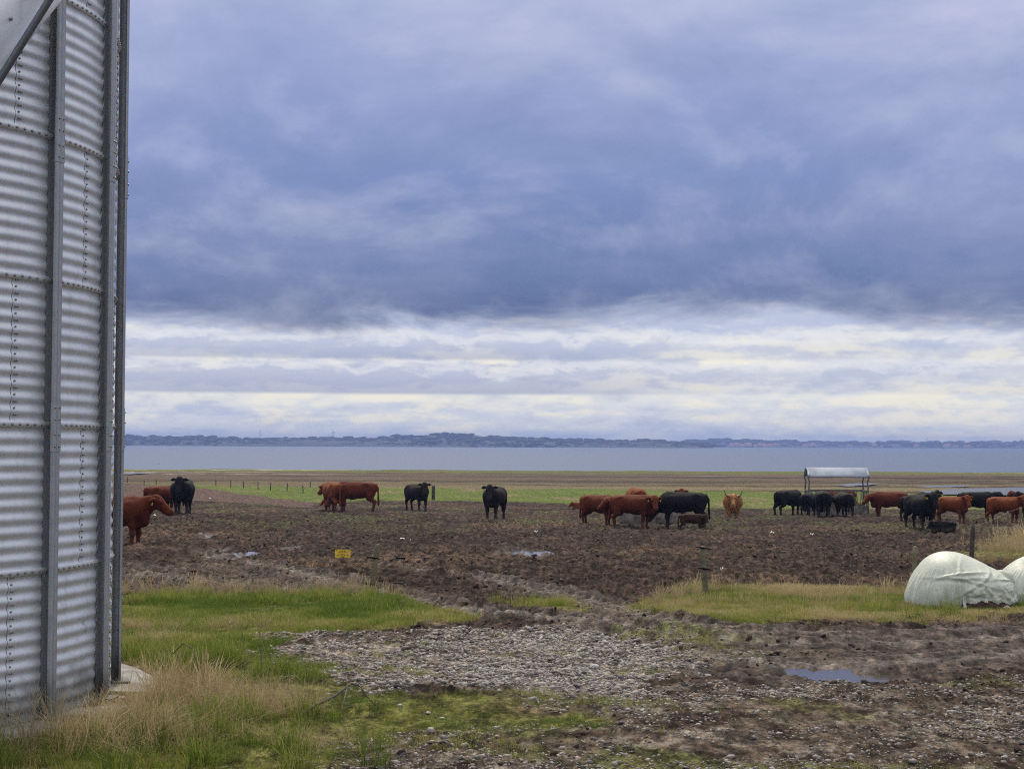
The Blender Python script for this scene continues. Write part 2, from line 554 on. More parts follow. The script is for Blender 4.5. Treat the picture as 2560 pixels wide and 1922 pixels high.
# ---- ground mesh
def build_ground():
    rows = [-90, -50, -25, -12, -5, 0, 2.5, 4.0, 5.0, 5.6]
    yv = 6.0
    while yv < 262:
        rows.append(yv)
        yv += max(0.035, yv * (0.0040 if yv < 32 else 0.0052 if yv < 90 else 0.012))
    rows = np.array(rows, np.float32)
    uf = np.linspace(-1, 1, 720)
    ou = np.array([1.04, 1.1, 1.2, 1.35, 1.6, 2.0, 2.6, 3.6, 5.0, 8.0, 14.0, 26.0])
    u = np.concatenate([-ou[::-1], uf, ou]).astype(np.float32)
    w = np.maximum(rows * 0.37 + 0.2, 3.0)
    X = (w[:, None] * u[None, :]).astype(np.float32)
    Y = np.repeat(rows[:, None], len(u), 1).astype(np.float32)
    sh = X.shape
    x, y = X.ravel(), Y.ravel()
    M = masks(x, y)
    z = height(x, y, M)
    # ---------------- albedo by zone (what the ground is made of there, plus painted sheen on wet tracks)
    def C(*c): return np.array(c, np.float32)
    n_big = fbm(x, y, 4.0, 3, 0.5, 101) + 0.5
    n_mid = fbm(x, y, 0.8, 4, 0.55, 111) + 0.5
    n_sm = fbm(x, y, 0.16, 3, 0.6, 121) + 0.5
    n_fi = fbm(x, y, 0.30, 4, 0.65, 125) + 0.5
    def L(a, b, t): t = np.clip(t, 0, 1)[:, None]; return a * (1 - t) + b * t
    mudc = L(C(.034, .0235, .020), C(.064, .045, .037), n_mid * 1.2 - .1)
    mudc = L(mudc, C(.022, .015, .012), (n_sm - .48) * 3.5)
    mudc = L(mudc, C(.092, .063, .044), ((n_big - .58) * 3) * np.clip(n_sm * 1.6 - .3, 0, 1) * np.clip((y - 16) / 8, 0, 1))
    gtr = np.clip((fbm(x, y * .55, 2.2, 4, .6, 131) + .5 - .60) * 6, 0, 1) * np.clip((y - 48) / 12, 0, 1) * np.clip((98 - y) / 5, 0, 1)
    mudc = L(mudc, C(.070, .086, .030), gtr * (0.15 + 0.5 * (n_sm > .5)))
    mudc = L(mudc, C(.060, .045, .037) * (.45 + 1.1 * n_fi[:, None]), np.clip((23 - y) / 7, 0, 1) * .75)
    col = mudc
    wet = np.clip(M['wettrk'] * 0.3 + M['trk'] * 1.0 + M['pud'] * 0.5, 0, 1) * M['mud']
    col = L(col, C(.125, .104, .092) * (.6 + .8 * n_sm[:, None]), wet * .75)  # pale sky sheen of the wet tracks, painted into the soil colour
    grit = L(C(.115, .091, .071), C(.055, .040, .031), (n_fi - .43) * 3.5)
    grit = L(grit, C(.17, .15, .125), (n_sm - .60) * 5)
    grit = L(grit, C(.10, .105, .040), (fbm(x, y, 1.3, 4, .6, 141) - .10) * 5)
    col = L(col, grit, M['grit'] * M['mud'] * .9)
    grv = L(C(.21, .185, .16), C(.10, .082, .065), (n_fi - .38) * 3)
    col = L(col, grv, M['gravel'])
    gr = L(C(.082, .090, .026), C(.125, .122, .040), n_mid)
    gr = L(gr, C(.16, .122, .070), (fbm(x, y, 1.4, 4, .6, 151) - .02) * 4)
    col = L(col, gr, M['grass'])
    gs = L(C(.078, .116, .022), C(.108, .128, .034), n_big)
    gs = L(gs, C(.16, .13, .07), (fbm(x, y * .4, 2.5, 3, .6, 161) - .25) * 5)
    col = L(col, gs, M['green'])
    col = L(col, C(.092, .064, .053) * (.8 + .4 * n_sm[:, None]), M['plough'])
    # salt marsh beyond the pasture: bands of reed straw, wet peat and turf
    mar = (y > 96) * (1 - M['green']) * (1 - M['plough'])
    b1 = fbm(x * .10, y, 7.0, 4, .6, 171) + .5
    mc = L(C(.118, .098, .056), C(.062, .049, .032), (b1 - .45) * 3.5)
    mc = L(mc, C(.098, .074, .056), np.clip((y - 150) / 15, 0, 1) * np.clip((205 - y) / 12, 0, 1) * .9)
    mc = L(mc, C(.16, .133, .076), np.exp(-((y - 128) / 5) ** 2) * (.4 + b1))
    mc = L(mc, C(.045, .034, .026), (fbm(x * .06, y, 4.0, 3, .6, 181) - .22) * 6)
    mc = L(mc, C(.100, .118, .036), np.clip((y - 198) / 8, 0, 1) * (.6 + .5 * n_big))
    mc = L(mc, C(.34, .30, .24), np.clip((fbm(x * .03, y * .5, 2.0, 3, .6, 191) - .33) * 7, 0, 1) * (y > 180))
    col = L(col, mc, mar)
    V = np.stack([x, y, z], 1)
    nr, nc = sh
    idx = np.arange(nr * nc, dtype=np.int32).reshape(nr, nc)
    F = np.stack([idx[:-1, :-1].ravel(), idx[:-1, 1:].ravel(), idx[1:, 1:].ravel(), idx[1:, :-1].ravel()], 1)
    me = mesh_np('ground', V, F)
    smooth_shade(me)
    ca = me.color_attributes.new('soil', 'FLOAT_COLOR', 'POINT')
    ca.data.foreach_set('color', np.concatenate([col, np.ones((len(col), 1), np.float32)], 1).astype(np.float32).ravel())
    fattr(me, 'wet', np.clip(wet + M['pud'], 0, 1))
    fattr(me, 'turf', np.clip(M['grass'] + M['green'] + mar, 0, 1))
    m, g, out = new_mat('ground_soil')
    tc = g.add('ShaderNodeTexCoord').outputs['Object']
    vc = g.add('ShaderNodeVertexColor', layer_name='soil').outputs[0]
    wa = g.add('ShaderNodeAttribute', attribute_name='wet').outputs['Fac']
    ta = g.add('ShaderNodeAttribute', attribute_name='turf').outputs['Fac']
    f1 = g.noise(tc, 26.0, 5, 0.65)
    f2 = g.noise(g.vmul(tc, (1.0, 0.4, 1.0)), 5.0, 6, 0.65)
    c = g.mix(1.0, vc, g.ramp(f1, [(0.33, (.55, .55, .55)), (0.5, (1, 1, 1)), (0.67, (1.55, 1.5, 1.45))]), 'MULTIPLY')
    c = g.mix(1.0, c, g.ramp(f2, [(0.3, (.70, .68, .66)), (0.7, (1.25, 1.25, 1.25))]), 'MULTIPLY')
    f3 = g.noise(g.vmul(tc, (1.0, 0.45, 1.0)), 8.0, 10, 0.80)
    c = g.mix(g.math('SUBTRACT', 1.0, g.math('MULTIPLY', wa, 0.2)), c, g.ramp(f3, [(0.42, (.30, .28, .27)), (0.5, (.95, .95, .95)), (0.58, (2.1, 2.05, 1.98))]), 'MULTIPLY')
    # straw and dung flecks trodden into the mud
    fl = g.noise(g.vmul(tc, (9.0, 22.0, 9.0)), 1.0, 3, 0.7, 1.5)
    c = g.mix(g.math('MULTIPLY', g.smooth(fl, 0.66, 0.74), g.math('SUBTRACT', 0.55, g.math('MULTIPLY', ta, 0.4))), c, (.24, .185, .12))
    rough = g.math('SUBTRACT', 0.95, g.math('MULTIPLY', wa, g.math('MULTIPLY', f2, 0.55)))
    spec = g.math('ADD', 0.06, g.math('MULTIPLY', wa, 0.14))
    bump = g.math('ADD', g.math('MULTIPLY', g.noise(g.vmul(tc, (1.0, 0.6, 1.0)), 9.0, 10, 0.78), 1.0), g.math('MULTIPLY', f1, 0.4))
    pbsdf(g, out, c, rough, 0, spec, bump, 1.0, 0.05)
    link('ground', me, m, kind='structure')


build_ground()


# ---- water
def water_mat(name, base, rough, scale, strength, dist, spec=0.5):
    m, g, out = new_mat(name)
    tc = g.add('ShaderNodeTexCoord').outputs['Object']
    b = g.noise(g.vmul(tc, (1.0, 1.6, 1.0)), scale, 4, 0.6)
    p = pbsdf(g, out, base, rough, 0, spec, b, strength, dist)
    p.inputs['IOR'].default_value = 1.333
    return m


M_SEA = water_mat('sea_water', (0.044, 0.076, 0.155), 0.58, 0.20, 0.45, 0.6, 0.36)
M_PUD = water_mat('puddle_water', (0.05, 0.042, 0.036), 0.10, 5.0, 0.12, 0.02)
M_POOL = water_mat('pool_water', (0.04, 0.045, 0.06), 0.34, 1.5, 0.5, 0.25)

SEA_Z = -2.42


def build_water():
    xs = np.array([-6000, -2500, -1000, -400, 0, 400, 1000, 2500, 6000.0])
    ys = np.array([222, 300, 500, 900, 1600, 2600, 3600, 5400.0])
    V = [(x, y, SEA_Z) for y in ys for x in xs]
    n = len(xs)
    F = [(j * n + i, j * n + i + 1, (j + 1) * n + i + 1, (j + 1) * n + i) for j in range(len(ys) - 1) for i in range(n - 1)]
    link('sea', mesh_np('sea', np.array(V), np.array(F)), M_SEA, kind='structure')
    # puddles: flat sheets lying in their hollows, the mud around makes their outline
    for (c, ax, ay, sd) in PW:
        V = [(0, 0, 0)]
        N = 40
        for i in range(N):
            a = 2 * math.pi * i / N
            V.append((math.cos(a) * ax * 1.9, math.sin(a) * ay * 2.2, 0))
        T = [(0, 1 + i, 1 + (i + 1) % N) for i in range(N)]
        o = link('puddle', mesh_np('puddle', np.array(V), tris=np.array(T)), M_PUD, kind='structure')
        o.location = (c.x, c.y, c.z - 0.062)
    # pools of the salt marsh
    pools = [[(2360, 1238), (2300, 1230), (2420, 1224), (2560, 1221), (3000, 1216), (3000, 1240), (2560, 1240)],
             [(2090, 1214), (2140, 1211), (2180, 1210), (2215, 1211), (2150, 1216), (2110, 1218)],
             [(2290, 1218), (2350, 1215.5), (2440, 1216), (2400, 1220), (2310, 1221)],
             [(200, 1182), (330, 1182.5), (400, 1184), (330, 1187), (200, 1187)]]
    for poly in pools:
        P = [at(a, b) for a, b in poly]
        zz = min(p.y for p in P)
        z0 = float(smoothprof(sum(p.y for p in P) / len(P))) + 0.10
        # finer, slightly wavy outline
        V = []
        for i, p in enumerate(P):
            q = P[(i + 1) % len(P)]
            for k in range(8):
                t = k / 8
                x, y = p.x + (q.x - p.x) * t, p.y + (q.y - p.y) * t
                V.append((x + random.uniform(-.5, .5), y + random.uniform(-.35, .35), z0))
        bm = bmesh.new()
        vs = [bm.verts.new(v) for v in V]
        f = bm.faces.new(vs)
        bmesh.ops.triangulate(bm, faces=[f])
        bm.normal_update()
        if sum(f.normal.z for f in bm.faces) < 0:
            bmesh.ops.reverse_faces(bm, faces=bm.faces[:])
        me = bpy.data.meshes.new('marsh_pool')
        bm.to_mesh(me)
        bm.free()
        link('marsh_pool', me, M_POOL, kind='structure')


build_water()

# ------------------------------------------------------------------ far shore
FAR = [  # photograph x, skyline y, woods on it
    (-700, 1086), (0, 1086), (300, 1087), (420, 1089), (560, 1088), (600, 1093), (700, 1094), (820, 1092), (940, 1092), (990, 1087), (1060, 1087),
    (1095, 1082), (1180, 1083), (1210, 1089), (1250, 1086), (1290, 1092), (1380, 1095), (1480, 1096), (1560, 1099), (1620, 1098), (1700, 1103), (1760, 1107), (1790, 1117)]
FAR2 = [(1640, 1104), (1760, 1098), (1850, 1098), (1950, 1101), (2100, 1104), (2300, 1104), (2560, 1104), (3300, 1104)]


def ridge(name, prof, Y0, Y1, Y2, seed, step=9.0):
    xs0 = [ray(p, 1100)[0] / ray(p, 1100)[1] * Y1 for p, _ in prof]
    zs0 = [atdepth(p, q, Y1).z - 2.0 for p, q in prof]
    xs = np.arange(min(xs0), max(xs0), step)
    zt = np.interp(xs, xs0, zs0) + fbm(xs, xs * 0, 40, 3, .5, seed) * 2.0
    prof_y = [(Y0, 0.0, SEA_Z - 1), (Y0 + 6, 0.08, 0), (Y0 + (Y1 - Y0) * .35, .55, 0), (Y1, 1.0, 0), (Y2, 0.8, 0)]
    V = []
    for yy, fr, off in prof_y:
        for x, zz in zip(xs, zt):
            s = yy / Y1
            V.append((x * s, yy + 25 * math.sin(x * .01 + seed), (SEA_Z + (max(zz, SEA_Z + 1) - SEA_Z) * fr) if not off else off))
    n = len(xs)
    F = [(j * n + i, j * n + i + 1, (j + 1) * n + i + 1, (j + 1) * n + i) for j in range(len(prof_y) - 1) for i in range(n - 1)]
    link(name, mesh_np(name, np.array(V), np.array(F)), simple_mat(name, (.020, .022, .020), .95, var=.2, scale=.01, bump=0), kind='structure')
    return xs, zt


ICO = None


def ico(sub):
    bm = bmesh.new()
    bmesh.ops.create_icosphere(bm, subdivisions=sub, radius=1)
    V = np.array([v.co[:] for v in bm.verts], np.float32)
    T = np.array([[v.index for v in f.verts] for f in bm.faces], np.int32)
    bm.free()
    return V, T


def woods(name, xs, zt, Y0, Y1, dens, hmin, hmax, seed, label):
    r = np.random.default_rng(seed)
    bv, bt = ico(1)
    VV, TT = [], []
    n = 0
    for x, zz in zip(xs, zt):
        for k in range(dens):
            fr = r.uniform(0.02, 1.0)
            if r.random() < .06 + .2 * (fr < .25):
                continue
            yy = Y0 + 10 + (Y1 - Y0) * fr
            prof = np.interp(fr, [0, .35, 1], [.08, .55, 1.0])
            base = SEA_Z + (max(zz, SEA_Z + 1) - SEA_Z) * prof
            h = r.uniform(hmin, hmax) * (1.0 if r.random() > .15 else .55)
            rad = h * r.uniform(1.6, 3.2)
            j = 1 + r.uniform(-.28, .28, (len(bv), 1)).astype(np.float32)
            P = bv * j * np.array([rad, rad, h * .55], np.float32) + np.array([x * yy / Y1 + r.uniform(-6, 6), yy + 25 * math.sin(x * .01), base + h * .42], np.float32)
            VV.append(P)
            TT.append(bt + n)
            n += len(bv)
    me = mesh_np(name, np.concatenate(VV), tris=np.concatenate(TT))
    m = simple_mat(name, (.026, .028, .025), .95, var=.2, scale=.03, bump=0)
    link(name, me, m, label=label, cat='woods', kind='stuff')


xs, zt = ridge('far_shore_hills', FAR, 2700, 2950, 3350, 1)
woods('far_woods', xs, zt, 2700, 2950, 9, 2.2, 3.8, 5, 'dark bare woods on the near headland across the water')
xs2, zt2 = ridge('farther_shore_hills', FAR2, 3900, 4400, 5000, 2, 12.0)
woods('farther_woods', xs2, zt2, 3900, 4400, 4, 4, 7, 6, 'pale hazy woods on the more distant low coast across the water')
M_WHITE = simple_mat('white_paint', (.75, .75, .74), .5, var=.05)
M_ROOF = simple_mat('clay_roof', (.26, .09, .05), .8, var=.1)
M_WALL = simple_mat('pale_wall', (.55, .48, .40), .8, var=.1)


def lathe(pts, n=10):
    """open surface of revolution around z: pts (r,z)"""
    V, F = [], []
    for (r, z) in pts:
        for i in range(n):
            a = 2 * math.pi * i / n
            V.append((r * math.cos(a), r * math.sin(a), z))
    for j in range(len(pts) - 1):
        for i in range(n):
            F.append((j * n + i, j * n + (i + 1) % n, (j + 1) * n + (i + 1) % n, (j + 1) * n + i))
    return V, F


def empty(name, loc, rz=0.0, label=None, cat=None, group=None):
    o = bpy.data.objects.new(name, None)
    COL.objects.link(o)
    o.empty_display_size = 0.1
    o.location = loc
    o.rotation_euler = (0, 0, rz)
    tag(o, label, cat, group)
    return o


def turbine(px, hub_y, base_y, Y, rad_px, rot, label):
    hub = atdepth(px, hub_y, Y)
    base = atdepth(px, base_y, Y)
    H = hub.z - base.z
    r = rad_px / FPX * Y
    t = empty('wind_turbine', base, 0, label, 'wind turbine', 'wind turbines on the far shore')
    V, F = lathe([(r * .13, 0), (r * .08, H)], 8)
    link('tower', mesh_np('tower', np.array(V), np.array(F)), M_WHITE, t)
    bm = bmesh.new()
    bmesh.ops.create_cube(bm, size=1)
    bmesh.ops.scale(bm, vec=(r * .07, r * .2, r * .07), verts=bm.verts)
    me = bpy.data.meshes.new('nacelle'); bm.to_mesh(me); bm.free()
    o = link('nacelle', me, M_WHITE, t); o.location = (0, 0, H)
    bl = mesh_np('blade', np.array([(-.05, 0, 0), (.07, 0, 0), (.10, 0.01, .2), (.035, 0, 1), (-.02, 0, 1), (-.06, -.01, .2), (0, .06, .1)]) * r,
                 tris=np.array([(0, 1, 2), (0, 2, 5), (5, 2, 3), (5, 3, 4), (0, 6, 5), (1, 2, 6)]))
    for k in range(3):
        o = link('blade', bl, M_WHITE, t)
        o.location = (0, -r * .14, H)
        o.rotation_euler = (0, R_(rot + 120 * k), 0)


turbine(650, 1081, 1098, 3050, 8.5, 20, 'small white wind turbine above the low wooded shore, the one with a shorter rotor')
turbine(833, 1080, 1098, 3050, 10.5, -22, 'white wind turbine with a wide rotor above the wooded shore')
turbine(2317, 1097, 1112, 4350, 7.5, 5, 'white wind turbine over the pale distant coast, standing alone')
turbine(2478, 1101, 1112, 4350, 5, 40, 'tiny wind turbine over the pale distant coast, one of a close pair')
turbine(2515, 1102, 1112, 4350, 5, 70, 'tiny wind turbine over the pale distant coast, one of a close pair')
turbine(2553, 1098, 1112, 4350, 6.5, 25, 'pale wind turbine at the low end of the distant coast beyond a close pair')


def prism_house(px, py, Y, w, d, h):
    p = atdepth(px, py, Y)
    t = empty('far_house', p, random.uniform(-.4, .4), 'tiny red roofed house among trees along the distant coast', 'house', 'houses along the distant coast')
    V = np.array([(-w, -d, 0), (w, -d, 0), (w, d, 0), (-w, d, 0), (-w, -d, h), (w, -d, h), (w, d, h), (-w, d, h)]) * .5
    V[:, 2] *= 2
    F = np.array([(0, 1, 5, 4), (1, 2, 6, 5), (2, 3, 7, 6), (3, 0, 4, 7)])
    link('wall', mesh_np('wall', V, F), M_WALL, t)
    e = .6
    V2 = np.array([(-w / 2 - e, -d / 2 - e, h), (w / 2 + e, -d / 2 - e, h), (w / 2 + e, d / 2 + e, h), (-w / 2 - e, d / 2 + e, h), (-w / 2 - e, 0, h * 1.9), (w / 2 + e, 0, h * 1.9)])
    link('roof', mesh_np('roof', V2, np.array([(0, 1, 5, 4), (2, 3, 4, 5)]), np.array([(1, 2, 5), (0, 4, 3)])), M_ROOF, t)


for i in range(26):
    x = random.uniform(1830, 2080) if i < 18 else random.uniform(2080, 2500)
    prism_house(x, 1118.5 + random.uniform(-4.5, .5) + (x - 1830) * .003, 3860 + random.uniform(-20, 15), random.uniform(9, 14), 8, 4.0)


# ------------------------------------------------------------------ haze over the water
def build_haze():
    x0, x1, y0, y1, z0, z1 = -6200, 6200, -150, 5600, -6, 35
    V = np.array([(x0, y0, z0), (x1, y0, z0), (x1, y1, z0), (x0, y1, z0), (x0, y0, z1), (x1, y0, z1), (x1, y1, z1), (x0, y1, z1)])
    F = np.array([(3, 2, 1, 0), (4, 5, 6, 7), (0, 1, 5, 4), (1, 2, 6, 5), (2, 3, 7, 6), (3, 0, 4, 7)])
    m, g, out = new_mat('haze_air')
    v = g.add('ShaderNodeVolumePrincipled')
    v.inputs['Color'].default_value = (0.34, 0.48, 0.92, 1)
    v.inputs['Density'].default_value = 0.00024
    v.inputs['Anisotropy'].default_value = 0.0
    g.l.new(v.outputs[0], out.inputs['Volume'])
    link('haze', mesh_np('haze', V, F), m, kind='stuff')


build_haze()
# ------------------------------------------------------------------ corrugated silo
def tube_mesh(name, pts, rad, n=8, caps=True):
    """round tube along points; rad a number or list"""
    P = [Vector(p) for p in pts]
    m = len(P)
    rr = [rad] * m if not hasattr(rad, '__len__') else list(rad)
    V, F, T = [], [], []
    prev = None
    for i, p in enumerate(P):
        d = (P[min(i + 1, m - 1)] - P[max(i - 1, 0)]).normalized()
        if prev is None:
            a = d.orthogonal().normalized()
        else:
            a = (prev - d * prev.dot(d)).normalized()
        prev = a
        b = d.cross(a)
        for k in range(n):
            t = 2 * math.pi * k / n
            V.append(p + (a * math.cos(t) + b * math.sin(t)) * rr[i])
    for i in range(m - 1):
        for k in range(n):
            F.append((i * n + k, i * n + (k + 1) % n, (i + 1) * n + (k + 1) % n, (i + 1) * n + k))
    if caps:
        V.append(P[0]); V.append(P[-1])
        c0, c1 = len(V) - 2, len(V) - 1
        for k in range(n):
            T.append((c0, (k + 1) % n, k))
            T.append((c1, (m - 1) * n + k, (m - 1) * n + (k + 1) % n))
    me = mesh_np(name, np.array([v[:] for v in V]), np.array(F), np.array(T) if T else None)
    smooth_shade(me)
    return me


def box_mesh(name, sx, sy, sz, bev=0.0, seg=2):
    bm = bmesh.new()
    bmesh.ops.create_cube(bm, size=1)
    bmesh.ops.scale(bm, vec=(sx, sy, sz), verts=bm.verts)
    if bev > 0:
        bmesh.ops.bevel(bm, geom=bm.edges[:], offset=bev, segments=seg, affect='EDGES')
    me = bpy.data.meshes.new(name)
    bm.to_mesh(me)
    bm.free()
    return me


def join_np(parts):
    """[(V,F4 or None,T3 or None)] -> V,F,T"""
    VV, FF, TT, n = [], [], [], 0
    for V, F, T in parts:
        V = np.asarray(V, np.float32)
        VV.append(V)
        if F is not None and len(F): FF.append(np.asarray(F) + n)
        if T is not None and len(T): TT.append(np.asarray(T) + n)
        n += len(V)
    return np.concatenate(VV), (np.concatenate(FF) if FF else None), (np.concatenate(TT) if TT else None)


def galv(name, base=(.70, .72, .74), rough=.46, metal=.45, moss=False, dark=1.0):
    m, g, out = new_mat(name)
    tc = g.add('ShaderNodeTexCoord').outputs['Object']
    base = tuple(c * dark for c in base)
    v = g.add('ShaderNodeTexVoronoi')
    v.inputs['Scale'].default_value = 60
    g.put(v.inputs['Vector'], tc)
    spn = g.noise(tc, 9.0, 5, .6)
    run = g.noise(g.vmul(tc, (14.0, 14.0, 0.9)), 1.0, 5, .6)
    c = g.mix(g.smooth(spn, .3, .7), tuple(x * .94 for x in base), tuple(x * 1.03 for x in base))
    c = g.mix(g.math('MULTIPLY', g.smooth(run, .54, .74), .22), c, (.26, .25, .235))
    c = g.mix(0.10, c, v.outputs['Color'], 'OVERLAY')
    r = g.math('ADD', rough - .08, g.math('MULTIPLY', spn, .18))
    mt = metal
    if moss:
        sp = g.add('ShaderNodeSeparateXYZ')
        geo = g.add('ShaderNodeNewGeometry')
        g.l.new(geo.outputs['Position'], sp.inputs[0])
        mn = g.noise(geo.outputs['Position'], 5.0, 6, .65)
        hz = g.math('ADD', sp.outputs[2], g.math('MULTIPLY', g.math('SUBTRACT', mn, .5), .45))
        f = g.smooth(hz, .38, .10)
        c = g.mix(g.math('MULTIPLY', f, .8), c, (.075, .078, .055))
        f2 = g.math('MULTIPLY', g.smooth(mn, .60, .72), g.smooth(sp.outputs[2], 1.2, .1))
        c = g.mix(g.math('MULTIPLY', f2, .6), c, (.10, .09, .06))
        r = g.math('ADD', r, g.math('MULTIPLY', f, .35))
        mt = g.math('SUBTRACT', metal, g.math('MULTIPLY', f, metal * .9))
    pbsdf(g, out, c, r, mt, .5, g.noise(tc, 90.0, 2, .5), .06, .002)
    return m


M_GALV = galv('galvanised_sheet', moss=True)
M_POST = galv('galvanised_post', (.40, .41, .42), .5, .5, moss=True)
M_BOLT = galv('bolt_steel', (.34, .33, .31), .45, .8)
M_SEAM = simple_mat('seam_sealant', (.05, .05, .05), .7)
M_CONC = simple_mat('concrete', (.26, .25, .23), .9, var=.18, scale=5, bump=.5, bd=.006)
M_DARKM = galv('dark_steel', (.16, .17, .18), .5, .6)

SILO_C = Vector((-4.877, 10.222, 0.035))
SILO_R = 2.25
ROWH = 0.86
NROW = 6


def build_silo():
    t = empty('grain_silo', SILO_C, 0, 'tall round grain silo of galvanised corrugated steel with hat profile uprights', 'silo')
    ncor = 11
    zs = np.linspace(0, ROWH, ncor * 8 + 1)
    wav = np.cos(zs / ROWH * ncor * 2 * math.pi)

    def sheet_mesh(extra):
        nc = 19
        aa = np.radians(np.linspace(-18.0, 18.35, nc))
        V, F = [], []
        for z, wv in zip(zs, wav):
            for a in aa:
                r = SILO_R + .0058 * wv + extra + (.0014 if a > math.radians(17.9) else 0)
                V.append((r * math.cos(a), r * math.sin(a), z))
        n = nc
        for j in range(len(zs) - 1):
            for i in range(nc - 1):
                F.append((j * n + i, j * n + i + 1, (j + 1) * n + i + 1, (j + 1) * n + i))
        me = mesh_np('wall_sheet', np.array(V), np.array(F))
        smooth_shade(me)
        me.materials.append(M_GALV)
        return me
    me = [sheet_mesh(0.0), sheet_mesh(0.0015)]
    bv, bt = ico(1)
    # rows: seams of odd rows at -28 deg, of even rows at -10 deg
    for r in range(NROW):
        ctr0 = -28.0 + 18 if r % 2 == 0 else -10.0 + 18
        for k in range(10):
            o = link('wall_sheet', me[k % 2], None, t)
            o.location = (0, 0, r * ROWH)
            o.rotation_euler = (0, 0, R_(ctr0 + 36 * k))
    # lap strips and bolts on the side that can be seen
    for r in range(1, NROW + 1):
        aa = np.radians(np.arange(-180, 180.1, 2.0))
        V, F = [], []
        for (rr, z) in ((SILO_R + .0068, .024), (SILO_R + .0105, .020), (SILO_R + .0105, -.016), (SILO_R + .004, -.0165)):
            for a in aa:
                V.append((rr * math.cos(a), rr * math.sin(a), r * ROWH + z))
        n = len(aa)
        for j in range(3):
            for i in range(n - 1):
                F.append(((j + 1) * n + i, (j + 1) * n + i + 1, j * n + i + 1, j * n + i))
        sm = mesh_np('lap_seam', np.array(V), np.array(F))
        smooth_shade(sm)
        link('lap_seam', sm, M_GALV, t)
        # dark gap below the lap
        parts = []
        for a in np.radians(np.arange(-100, 60, 1.57)):
            c = np.array([(SILO_R + .012) * math.cos(a), (SILO_R + .012) * math.sin(a), r * ROWH + .003])
            parts.append((bv * np.array([.0095, .0095, .0095]) + c, None, bt))
        V, F, T = join_np(parts)
        b = link('bolt_row', mesh_np('bolt_row', V, F, T), M_BOLT, t, kind='stuff')
    for r in range(NROW):
        for k in range(10):
            ang = (-28.0 if r % 2 == 0 else -10.0) + 36 * k
            if not (-100 < ((ang + 180) % 360) - 180 < 60):
                continue
            parts = []
            for c in range(ncor * 2):
                z = r * ROWH + (c + .5) * ROWH / (ncor * 2)
                wv = math.cos((c + .5) / (ncor * 2) * ncor * 2 * math.pi)
                for da in ((.75, 1.2) if c % 2 else (.75,)):
                    a = R_(ang + da)
                    rr = SILO_R + .0058 * wv + .004
                    parts.append((bv * .0072 + np.array([rr * math.cos(a), rr * math.sin(a), z]), None, bt))
            # dark wavy joint line
            zz = zs + r * ROWH
            P = [((SILO_R + .0058 * w_ + .003) * math.cos(R_(ang + .05)), (SILO_R + .0058 * w_ + .003) * math.sin(R_(ang + .05)), z) for z, w_ in zip(zz[::2], wav[::2])]
            link('joint_line', tube_mesh('joint_line', P, .0014, 5, False), M_SEAM, t)
            V, F, T = join_np(parts)
            link('bolt_column', mesh_np('bolt_column', V, F, T), M_BOLT, t, kind='stuff')
    # uprights: hat profile, 20 of them
    HAT_BACK = [True]

    def hat(h, grow):
        g_ = grow
        prof = [(.0085, -.030), (.0085, .034 + g_), (.072 + g_, .034 + g_), (.072 + g_, .008), (.063 + g_, .002), (.072 + g_, -.006), (.072 + g_, -.034 - g_), (.056, -.034 - g_)]
        if not HAT_BACK[0]:
            prof = [(.012, .034 + g_)] + prof[2:]
        V, F = [], []
        for z in (0, h):
            for d, s in prof:
                V.append((SILO_R + d, s, z))
        n = len(prof)
        for i in range(n - 1):
            F.append((i, i + 1, n + i + 1, n + i))
        return V, F
    H = NROW * ROWH
    V, F = hat(H, 0)
    hm = mesh_np('upright', np.array(V), np.array(F)); hm.materials.append(M_POST)
    HAT_BACK[0] = False
    V, F = hat(.29, .0035)
    sm = mesh_np('splice_sleeve', np.array(V), np.array(F)); sm.materials.append(M_POST)
    parts = []
    for z in (.03, .10, .19, .26):
        for s in (-.019, .019):
            parts.append((bv * .0075 + np.array([SILO_R + .0775, s, z]), None, bt))
    V, F, T = join_np(parts)
    sb = mesh_np('bolt_set', V, F, T); sb.materials.append(M_BOLT)
    pl = box_mesh('base_foot', .12, .15, .012); pl.materials.append(M_POST)
    for k in range(20):
        a = -20.0 + 18 * k
        o = link('upright', hm, None, t)
        o.rotation_euler = (0, 0, R_(a))
        for z in (ROWH * 2 - .155, ROWH * 4 - .155):
            s = link('splice_sleeve', sm, None, o)
            s.location = (0, 0, z)
            b = link('bolt_set', sb, None, o, kind='stuff')
            b.location = (0, 0, z)
        f = link('base_foot', pl, None, o)
        f.location = (SILO_R + .07, 0, .008)
    # conical roof
    V, F = lathe([(SILO_R + .09, H - .04), (SILO_R + .09, H + .02), (.35, H + .95), (.35, H + 1.1), (0.01, H + 1.12)], 60)
    link('roof', mesh_np('roof', np.array(V), np.array(F)), M_GALV, t)
    # concrete pad
    V, F = lathe([(2.57, -.4), (2.57, .02), (2.55, .033), (0.01, .033)], 72)
    o = link('concrete_pad', mesh_np('concrete_pad', np.array(V), np.array(F)), M_CONC, kind='structure')
    o.location = (SILO_C.x, SILO_C.y, 0)


build_silo()


